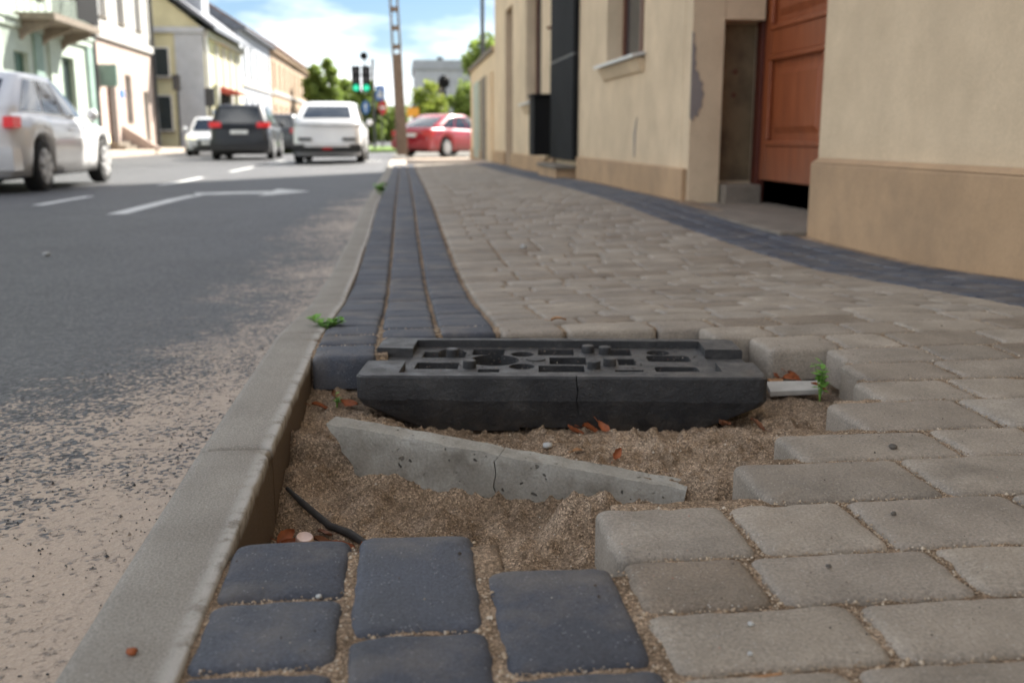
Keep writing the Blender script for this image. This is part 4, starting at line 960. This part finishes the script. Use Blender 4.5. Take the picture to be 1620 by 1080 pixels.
fp = empty('street_post', (-10.35, 49, -.06)); tag(fp, 'dark slim post with square lamp head on the far pavement before the yellow house', 'street post')
mk('mast', MB().tube([(0, 0, 0), (0, 0, 3.0)], .06, 8), M_DKGREY, fp); mk('head', MB().box(-.18, .18, -.15, .15, 2.6, 3.3), M_DKGREY, fp, bevel=.03)
fp = empty('street_post', (-10.6, 55.5, -.06)); tag(fp, 'dark post with small blue board below the grey house corner', 'street post')
fp.location = (-9.0, 49.6, -.06)
mk('mast', MB().tube([(0, 0, 0), (0, 0, 2.6)], .07, 8), M_DKGREY, fp); mk('head', MB().box(-.22, .22, -.15, .15, 1.9, 2.75), M_DKGREY, fp, bevel=.03); mk('blue_board', MB().box(.1, .9, -.05, -.02, 1.5, 1.75), M_BLUE, fp)
g = MB(); g.box(-6.5, -.3, 44.5, 58, -.26, -.10); tag(mk('grass_verge', g, M_GRASS), kind='structure')
g.v[:] = []; 

# trees
def tree(name, label, loc, h, crown, n, mat, seed, trunk=.18, leaf=.28, ch=None, group=None):
    q = random.Random(seed); e = empty(name, loc); tag(e, label, 'tree', group)
    t = MB(); cz = h-crown[2]
    t.tube([(0, 0, -.1), (q.uniform(-.1, .1), 0, h*.3), (q.uniform(-.2, .2), q.uniform(-.2, .2), cz)], [trunk, trunk*.75, trunk*.4], 8)
    cl = []
    for k in range(46):
        while True:
            p = Vector((q.uniform(-1, 1), q.uniform(-1, 1), q.uniform(-1, 1)))
            if p.length < 1: break
        p = p*(.55+.45*p.length); p = Vector((p.x*crown[0], p.y*crown[1], cz+p.z*crown[2])); cl.append((p, q.uniform(.24, .42)*min(crown)))
        if k < 9: t.tube([(0, 0, cz-crown[2]*.5), tuple(p*.5+Vector((0, 0, cz*.45))), tuple(p)], [trunk*.35, trunk*.22, .02], 5)
    mk('trunk', t, M_BARK, e)
    m = MB()
    for _ in range(n):
        c, r_ = q.choice(cl); d = Vector((q.gauss(0, 1), q.gauss(0, 1), q.gauss(0, 1))).normalized()*r_*q.uniform(.5, 1.1); p = c+d
        a = Vector((q.gauss(0, 1), q.gauss(0, 1), q.gauss(0, .6))).normalized(); b = a.orthogonal().normalized(); b.rotate(Matrix.Rotation(q.uniform(0, 6.28), 3, a)); s = leaf*q.uniform(.5, 1.1)
        m.add([p-a*s, p+b*s*.5, p+a*s, p-b*s*.5], [(0, 1, 2, 3)])
    mk('crown', m, mat, e, fix=False); return e
tree('roadside_tree', 'tall pointed green tree beyond the end of the orange terrace', (-7.0, 92, -.1), 7.2, (1.7, 2.0, 3.7), 8000, M_LEAF, 1, .25, .34)
tree('roadside_tree', 'rounded green tree right of the tall pointed tree, above the white crossover', (-5.2, 96, -.1), 5.4, (1.9, 2.4, 2.6), 6000, M_LEAF, 2, .2, .32)
tree('roadside_tree', 'dense green tree behind the traffic light pole', (-2.2, 66, -.1), 4.0, (1.0, 1.4, 2.0), 4500, M_LEAF, 3, .16, .22)
tree('young_tree', 'yellow green young tree at the left front of the grey block', (1.55, 58, -.1), 3.5, (1.0, 1.0, 1.3), 2200, M_LEAFY, 4, .08, .18)
tree('young_tree', 'dark green young tree at the right front of the grey block', (3.35, 57, -.1), 3.9, (.8, .9, 1.7), 2200, M_LEAF, 5, .08, .18)
tree('roadside_tree', 'thin leafy tree showing above the low outbuilding beside the lamp post', (5.5, 66, -.1), 7.0, (1.5, 1.5, 1.5), 1300, M_LEAF, 6, .2, .28)
g = MB(); q = random.Random(5)
for _ in range(9000):
    p = Vector((q.uniform(-4, .6), q.uniform(110, 118), q.uniform(0, 1)**1.0*3.6*(.7+.3*math.sin(q.random()*3)))); a = Vector((q.gauss(0, 1), q.gauss(0, 1), q.gauss(0, 1))).normalized(); b = a.orthogonal().normalized(); s = .3
    g.add([p-a*s, p+b*s*.5, p+a*s, p-b*s*.5], [(0, 1, 2, 3)])
tag(mk('distant_hedge', g, M_LEAF, fix=False), 'distant mass of dark green bushes closing the street', 'hedge', kind='stuff')

# ------------------------------------------------------------------ the upturned sign base
base = empty('sign_base', (.335, 2.135, .002), math.radians(-7.5)); tag(base, 'upturned black rubber sign base with slots and pegs lying in the open hole', 'sign base')
def rounded_body():
    m = MB(); hx, hy = .420, .198
    def ring(ix, iy, z, dn):
        out = []
        pts = []
        for (cx, cy, a0) in ((hx-ix-.02, hy-iy-.02, 0), (-hx+ix+.02, hy-iy-.02, PI/2), (-hx+ix+.02, -hy+iy+.02, PI), (hx-ix-.02, -hy+iy+.02, 1.5*PI)):
            for k in range(4): a = a0+PI/2*k/3; pts.append((cx+.02*math.cos(a), cy+.02*math.sin(a)))
        full = []
        for i, p in enumerate(pts):
            q_ = pts[(i+1) % len(pts)]; L_ = math.hypot(p[0]-q_[0], p[1]-q_[1]); full.append(p)
            c = {3: 24, 7: 12, 11: 24, 15: 12}.get(i, 1)
            for t in range(1, c): full.append((p[0]+(q_[0]-p[0])*t/c, p[1]+(q_[1]-p[1])*t/c))
        return [(x, y, z+(dn*noise.noise(Vector((x*14, y*14, z*30)))*.004)) for x, y in full]
    rr_ = [ring(.004, .004, 0, .35), ring(0, 0, -.004, .4), ring(.0, 0, -.050, 1), ring(.012, .004, -.064, 1), ring(.065, .012, -.092, 1), ring(.13, .022, -.120, 1), ring(.16, .05, -.130, 0)]
    # corner pieces must keep equal counts
    M_ = len(rr_[0])
    for r in rr_: m.v += r
    for k in range(len(rr_)-1):
        for i in range(M_): m.f.append((k*M_+i, k*M_+(i+1) % M_, (k+1)*M_+(i+1) % M_, (k+1)*M_+i))
    m.f.append(tuple(range(M_-1, -1, -1))); m.f.append(tuple((len(rr_)-1)*M_+i for i in range(M_)))
    return m
bd = rounded_body().mesh('body'); fixn(bd)
cut = MB(); FL = -.018
def zpt(zx, zy):
    cx_ = lerp(882, 878, (235-zy)/127); hw_ = lerp(548, 470, (235-zy)/127); x = (zx-cx_)/hw_*.335
    a = 480+zy*240/512-215; d = .498*1575/a; return x, min(.118, max(-.128, d-2.195))
cuts = []
def add_cut(mb): cuts.append(mb)
add_cut(MB().box(-.335, .335, -.168, .168, FL, .05))
add_cut(MB().box(-.45, -.334, -.055, .075, -.022, .05)); add_cut(MB().box(.334, .45, -.055, .075, -.022, .05))
for (zx, zy, wpx, dep, kind) in ((515,140,90,.05,'o'), (640,146,110,.04,'r'), (482,168,150,.05,'r'), (455,206,150,.05,'r'), (655,186,175,.055,'o'), (755,165,80,.04,'o'), (750,207,90,.04,'o'), (872,158,125,.045,'r'),
      (912,187,128,.05,'r'), (888,215,160,.045,'r'), (1095,152,75,.04,'r'), (1222,146,80,.04,'o'), (1262,178,150,.05,'R'), (1288,217,150,.05,'R'), (1125,229,100,.045,'r'), (1115,190,60,.035,'r'), (632,228,75,.045,'r')):
    dep *= 1.75; x, y = zpt(zx, zy); hw_ = lerp(548, 470, (235-zy)/127); w_ = wpx/hw_*.335
    m = MB()
    if kind == 'o': m.lathe((x, y, FL-dep), [(w_/2, 0), (w_/2, dep+.03)], 'z', 24)
    else:
        d_ = .062 if zy not in (187,) else .070
        if kind == 'R':
            pts = []
            for (cx, cy, a0) in ((x+w_/2-.012, y+.031-.012, 0), (x-w_/2+.012, y+.031-.012, PI/2), (x-w_/2+.012, y-.031+.012, PI), (x+w_/2-.012, y-.031+.012, 1.5*PI)):
                for k in range(4): a = a0+PI/2*k/3; pts.append((cx+.012*math.cos(a), cy+.012*math.sin(a)))
            m.prism(pts, 'z', FL-dep, .03)
        else: m.box(x-w_/2, x+w_/2, y-d_/2, y+d_/2, FL-dep, .03)
    add_cut(m)
# crack down the front face and handle gap below
cz_ = MB(); cr_pts = [(.030, .02), (.031, -.014), (.034, -.03), (.031, -.05), (.036, -.075), (.034, -.11)]
cz_.prism([(x-.0012, z) for x, z in cr_pts]+[(x+.0012, z) for x, z in reversed(cr_pts)], 'y', -.25, -.186); add_cut(cz_)
add_cut(MB().prism([(-.10, -.22), (.09, -.22), (.075, -.112), (-.085, -.112)], 'y', -.3, .3))
bo = mk('body', bd, M_RUBBER, base)
for i, mb in enumerate(cuts):
    cme = mb.mesh('cut'); fixn(cme); co = bpy.data.objects.new('cut', cme); COL.objects.link(co); co.parent = base
    md = bo.modifiers.new('c%d' % i, 'BOOLEAN'); md.object = co; md.solver = 'MANIFOLD'; md.operation = 'DIFFERENCE'
bv = bo.modifiers.new('bev', 'BEVEL'); bv.width = .0022; bv.segments = 2; bv.limit_method = 'ANGLE'; bv.angle_limit = .9
bpy.context.view_layer.update()
dg = bpy.context.evaluated_depsgraph_get(); nm_ = bpy.data.meshes.new_from_object(bo.evaluated_get(dg)); nm_.name = 'body'
bo.modifiers.clear(); bo.data = nm_
for o in [o for o in bpy.data.objects if o.name.startswith('cut')]: bpy.data.objects.remove(o)
for zx, zy in ((510,172), (568,212), (983,152), (1043,162), (1000,212), (1056,202)):
    x, y = zpt(zx, zy); mk('peg', MB().lathe((x, y, FL-.001), [(.0148, 0), (.0145, .017), (.012, .0185)], 'z', 16), M_RUBBER, base)
mk('hub', MB().lathe((*zpt(800, 183), FL-.001), [(.022, 0), (.022, .004), (.010, .0045)], 'z', 16), M_RUBBER, base)

def f5(q):
    x, y = q.uniform(-.33, .33), q.uniform(-.16, .16) if q.random() < .6 else q.choice((-.163, .163))+q.gauss(0, .004)
    v = Vector((x, y, FL+.0003)); v.rotate(base.rotation_euler); v += base.location; return tuple(v)
tag(mk('dust_grains', grains(900, f5, .0006, .0015, 9), M_GR2, fix=False), kind='stuff', label='dust grains and crumbs lying on top of the black base', cat='grit')

# ------------------------------------------------------------------ broken concrete edging
frag = empty('broken_edging', (-.148, 1.725, -.020)); tag(frag, 'cracked grey concrete edging slab leaning half buried in the sand before the black base', 'concrete slab')
A = Vector((-.148, 1.725, -.020)); B = Vector((.450, 1.510, -.090)); ex = (B-A).normalized(); Lf = (B-A).length
ey = Vector((ex.y, -ex.x, 0)).normalized()*-1    # back
upv = ex.cross(ey); upv = upv if upv.z > 0 else -upv
rot = Matrix((ex, ey, upv)).transposed().to_4x4(); 
tilt = Matrix.Rotation(math.radians(2), 4, 'X'); frag.matrix_world = Matrix.Translation(A) @ rot @ tilt
def fpiece(xs0, xs1, left, right, seed):
    m = MB(); nx_, nz_ = 30, 14; D = .052; H_ = .15
    def f(i, j, back):
        t = i/(nx_-1); s = j/(nz_-1); z = -H_*s
        x = lerp(xs0+left(s), xs1+right(s), t)
        v = Vector((x*26, z*26, seed+(9 if back else 0)))
        y = (D if back else 0)+noise.noise(v)*.003+noise.noise(v*3)*.0012
        e_ = .004*max(0, 1-s/.06); y += e_*(-1 if back else 1)
        zt = noise.noise(Vector((x*30, 3.3, seed)))*.003*(1-s)
        chip = max(0, noise.noise(Vector((x*24, 7, seed)))-.3)*.012*max(0, 1-s/.15)
        return (x, y, z+zt-chip*(0 if back else 1))
    m.grid(nx_, nz_, lambda i, j: f(i, j, False)); b = len(m.v); m.grid(nx_, nz_, lambda i, j: f(i, j, True))
    per = [i for i in range(nx_)]+[j*nx_+nx_-1 for j in range(1, nz_)]+[(nz_-1)*nx_+i for i in range(nx_-2, -1, -1)]+[j*nx_ for j in range(nz_-2, 0, -1)]
    for k in range(len(per)): p_, q_ = per[k], per[(k+1) % len(per)]; m.f.append((p_, q_, q_+b, p_+b))
    return m
crk = lambda s: -.004*math.sin(s*9)+.012*noise.noise(Vector((s*7, 2, 4)))-.04*max(0, s-.40)**1.0*1.2
spl = Lf*.50
mk('slab_piece', fpiece(0, spl-.0009, lambda s: .03*s**.5+.07*s+.012*noise.noise(Vector((s*8, 1, 1))), crk, 1), M_FRAG, frag, smooth=True)
mk('slab_piece', fpiece(spl+.0009, Lf, crk, lambda s: -.01*s, 2), M_FRAG, frag, smooth=True)
for o in frag.children:
    for p_ in o.data.polygons: p_.use_smooth = True
    md = o.modifiers.new('es', 'EDGE_SPLIT'); md.split_angle = .7

# ------------------------------------------------------------------ small things in the hole
def dry_leaf(label, x, y, z, s, rot, m_, curl=.4, seed=0):
    q = random.Random(seed); m = MB(); n = 9
    def f(i, j):
        t = i/(n-1); wv = max(0, math.sin(PI*t))**.8*.24*(1+.15*q.uniform(-1, 1)); sd_ = (j-2)/2
        return ((t-.5)*s, sd_*wv*s, s*(curl*(sd_**2)*.22+.16*curl*math.sin(t*4+seed)+.02*q.uniform(-1, 1)))
    m.grid(n, 5, f); m.tube([(-.5*s, 0, .0), (-.68*s, .03*s, .03*s), (-.85*s, .02*s, .06*s)], .0007, 4)
    o = mk('dry_leaf', m, m_, smooth=True, loc=(x, y, z), rot=rot, fix=False); tag(o, label, 'leaf', 'dry leaves littering the hole'); return o
def hz(x, y, d=.004): return hole_z(x, y)+d
LV = [("curled rusty leaf against the foot of the black base, below its crack", .365, 1.915, .055, (.5,.3,.4), 0), ("rusty twisted leaf hanging just in front of the black base's middle", .335, 1.925, .05, (.9,-.3,2.2), 0), ("orange brown leaf lying on sand right below the base's crack", .385, 1.87, .045, (.3,.5,-.9), 0),
      ("upright orange leaf between the slab and the black base", .370, 1.68, .034, (.7,-.5,.9), 0), ("thin tan leaf on the back edge of the concrete slab", .205, 1.685, .045, (.1,.1,-.3), 2), ("small tan leaf right of the pale pebble", .30, 1.69, .025, (.2,.0,.3), 2),
      ("rust leaf by the kerb in the far left corner of the hole", -.185, 2.06, .05, (.3,.3,.4), 0), ("brown leaf in the far left corner of the hole beside the dark setts", -.155, 2.10, .05, (.2,-.4,1.9), 1), ("orange leaf just left of the black base's corner", -.125, 2.06, .05, (.5,.1,-.4), 0),
      ("brown leaf under the right end of the black base", .62, 1.84, .06, (.2,.4,1.0), 1), ("dark brown leaf beside the base's right foot", .68, 1.82, .05, (.4,-.2,2.0), 1),
      ("large rusty leaf under the pale cap", -.178, 1.452, .060, (.25,.1,-.5), 0), ("rusty leaf left of the pale cap, by the kerb wall", -.195, 1.485, .05, (.5,-.3,.9), 0), ("brown leaf right of the pale cap", -.130, 1.455, .055, (.2,.3,.15), 1), ("orange leaf against the back of the first dark sett", -.105, 1.425, .05, (.4,.1,-.25), 0), ("thin upright leaf stalk left of the stick's end", -.075, 1.42, .03, (.1,-1.2,.3), 0), ("small brown leaf under the stick", -.135, 1.49, .04, (.3,.2,2.4), 1),
      ("bright orange leaf heap beside the green weed, left part", .86, 2.11, .055, (.5,.2,.3), 0), ("orange leaf directly at the green weed's foot", .895, 2.04, .055, (.7,-.2,2.0), 0), ("orange leaf behind the pale tile piece", .875, 2.12, .05, (.4,.5,-.4), 0), ("rust leaf right against the raised block's front", .83, 2.12, .045, (.6,.1,1.1), 0), ("tan leaf lying on the pale tile piece", .82, 2.10, .05, (.3,.1,.1), 2)]
for k, (lb, x, y, s, rt, m_) in enumerate(LV): dry_leaf(lb, x, y, hz(x, y, .009 if y < 2.0 or x < .7 else .026), s*.85, rt, M_LEAFD[m_], .5, k+1)
tag(dry_leaf('tan curled leaf lying on the grey blocks behind the black base', .405, 2.60, pz(.4, 2.6)+.006, .045, (0, 0, .2), M_LEAFD[2], .5, 50), group='dry leaves littering the hole')
stp = [(-.205, 1.61), (-.175, 1.565), (-.13, 1.515), (-.095, 1.475), (-.06, 1.425), (-.035, 1.385)]
tag(mk('stick', MB().tube([(x, y, hole_z(x, y)+.009+.004*math.sin(i*2)) for i, (x, y) in enumerate(stp)], [.003, .0055, .006, .0065, .0055, .004], 8), M_STICK, smooth=True), 'dark thin stick lying in the front left corner of the hole', 'stick')
x, y = -.162, 1.445
cp_ = MB(); cp_.lathe((0, 0, 0), [(.0125, 0), (.0135, .002), (.0135, .010), (.012, .0125), (.008, .0118), (.002, .0115)], 'z', 28)
tag(mk('bottle_cap', cp_, M_CAP, smooth=False, loc=(x, y, hz(x, y, .016)), rot=(.25, .12, 0), bevel=.0008), 'small pale pinkish round cap among rusty leaves by the kerb', 'cap')
def stone(name, label, loc, s, m_, seed, cat='stone', sq=.6):
    q = random.Random(seed); m = MB(); n, k_ = 10, 6; vs = []
    for j in range(1, k_):
        for i in range(n):
            a, b = 2*PI*i/n, PI*j/k_; d = Vector((math.sin(b)*math.cos(a), math.sin(b)*math.sin(a), math.cos(b))); r_ = 1+.35*noise.noise(d*1.3+Vector((seed, 0, 0))); vs.append((d.x*s*r_, d.y*s*r_*.8, d.z*s*sq*r_))
    vs += [(0, 0, s*sq), (0, 0, -s*sq)]; fs = [(j*n+i, j*n+(i+1) % n, (j+1)*n+(i+1) % n, (j+1)*n+i) for j in range(k_-2) for i in range(n)]
    fs += [(i, (i+1) % n, len(vs)-2) for i in range(n)]+[((k_-2)*n+(i+1) % n, (k_-2)*n+i, len(vs)-1) for i in range(n)]
    tag(mk(name, m.add(vs, fs), m_, smooth=True, loc=loc), label, cat)
stone('pebble', 'pale bluish pebble on the sand behind the concrete slab', (.252, 1.735, hz(.252, 1.735, .007)), .0095, M_STONE, 1)
stone('pebble', 'small grey flat stone at the crest of the slab, right of the tan leaf', (.315, 1.64, hz(.315, 1.64, .005)), .010, M_STONE, 2, sq=.3)
stone('pebble', 'little pale stone resting on the big front grey block', (.335, .885, .004), .0035, M_STONE, 3); stone('pebble', 'tiny pale stone at the front edge of the big front grey block', (.315, .83, .003), .0028, M_STONE, 4)
stone('pebble', 'dark crumb of earth on the wide grey block beside the hole', (.62, 1.155, .003), .004, M_STONED, 5); stone('pebble', 'dark stone in the joint between two grey blocks right of the hole', (.755, 1.425, .003), .007, M_STONED, 6)
stone('pebble', 'dark crumb on the second grey block from the front', (.47, 1.01, .003), .0035, M_STONED, 7); stone('pebble', 'pale bead of grit in the joint between the first dark setts', (-.10, 1.005, -.002), .0035, M_STONE, 8)
stone('pebble', 'white stone chip on the far grey paving', (.62, 5.2, pz(.62, 5.2)+.01), .018, M_STONE, 9); stone('pebble', 'white speck of stone on the asphalt at the far left', (-2.1, 6.1, rz(-2.1, 6.1)+.012), .02, M_STONE, 10)
stone('pebble', 'orange brown crumb on the near end of the kerb', (-.265, .895, .004), .006, M_LEAFD[0], 12)
tag(mk('petal', MB().grid(4, 4, lambda i, j: ((i-1.5)*.005, (j-1.5)*.004, .002*math.sin(i*2+j))), M_PETAL, smooth=True, loc=(-.352, 1.80, rz(-.352, 1.8)+.012), rot=(.3, .2, .4), fix=False), 'crumpled bright pink petal in the sandy gutter by the kerb', 'petal')
tag(mk('straw', MB().tube([(-.375, 1.15, rz(-.37, 1.15)+.004), (-.362, 1.172, rz(-.37, 1.17)+.005)], .0016, 5), M_LEAFD[2]), 'short pale straw lying in the gutter sand beside the near kerb', 'straw')
tag(mk('straw', MB().tube([(.29, .80, -.006), (.335, .803, -.004)], .0018, 5), M_LEAFD[2]), 'short tan straw in the joint at the front of the big front grey block', 'straw')
tl2 = MB(); tl2.prism([(-.06, -.03), (.055, -.036), (.065, .02), (-.05, .035)], 'z', 0, .012)
tag(mk('tile_piece', tl2, M_TILE, loc=(.845, 2.055, hz(.845, 2.055, .016)), rot=(.10, -.05, -.05), bevel=.0015), 'flat pale tile piece lying beside the right end of the black base', 'tile')
def weed(label, loc, h, n, seed, spread=.5, ls=.012):
    q = random.Random(seed); e = empty('weed', loc); tag(e, label, 'plant')
    stm = MB(); lf = MB()
    for k in range(n):
        a = q.uniform(0, 6.28); hh = h*q.uniform(.5, 1); sp = h*spread*q.uniform(.3, 1); pts = [Vector((sp*t*math.cos(a), sp*t*math.sin(a), hh*t**.8)) for t in (0, .35, .7, 1)]
        stm.tube(pts, [.0012, .001, .0008, .0005], 5)
        for t in range(9):
            u = q.uniform(.3, 1); p = pts[0].lerp(pts[-1], u)+Vector((0, 0, hh*(u**.8-u))); b = q.uniform(0, 6.28); d = Vector((math.cos(b), math.sin(b), q.uniform(-.2, .7))).normalized(); sd_ = d.cross(Vector((0, 0, 1))).normalized(); s = ls*q.uniform(.6, 1.2)
            lf.add([p, p+d*s*.5+sd_*s*.35+Vector((0, 0, s*.1)), p+d*s, p+d*s*.5-sd_*s*.35+Vector((0, 0, s*.1))], [(0, 1, 2, 3)])
    mk('stem', stm, M_GREEN, e); mk('leaves', lf, M_GREEN, e, fix=False)
weed('small bright green weed rising at the right edge of the hole among orange leaves', (.880, 1.99, hz(.88, 1.99)), .085, 7, 1, .22, .018)
weed('low spreading green weed in the joint between kerb and dark setts', (-.207, 2.66, pz(-.2, 2.66)-.01), .03, 9, 2, 1.8, .026)
weed('green tuft growing on the kerb line far up the pavement', (-.215, 9.6, pz(-.2, 9.6)-.01), .12, 12, 3, .6, .05)
weed('tiny green sprout in the far left corner of the hole', (-.15, 2.05, hz(-.15, 2.05)), .03, 3, 4, .5, .01)
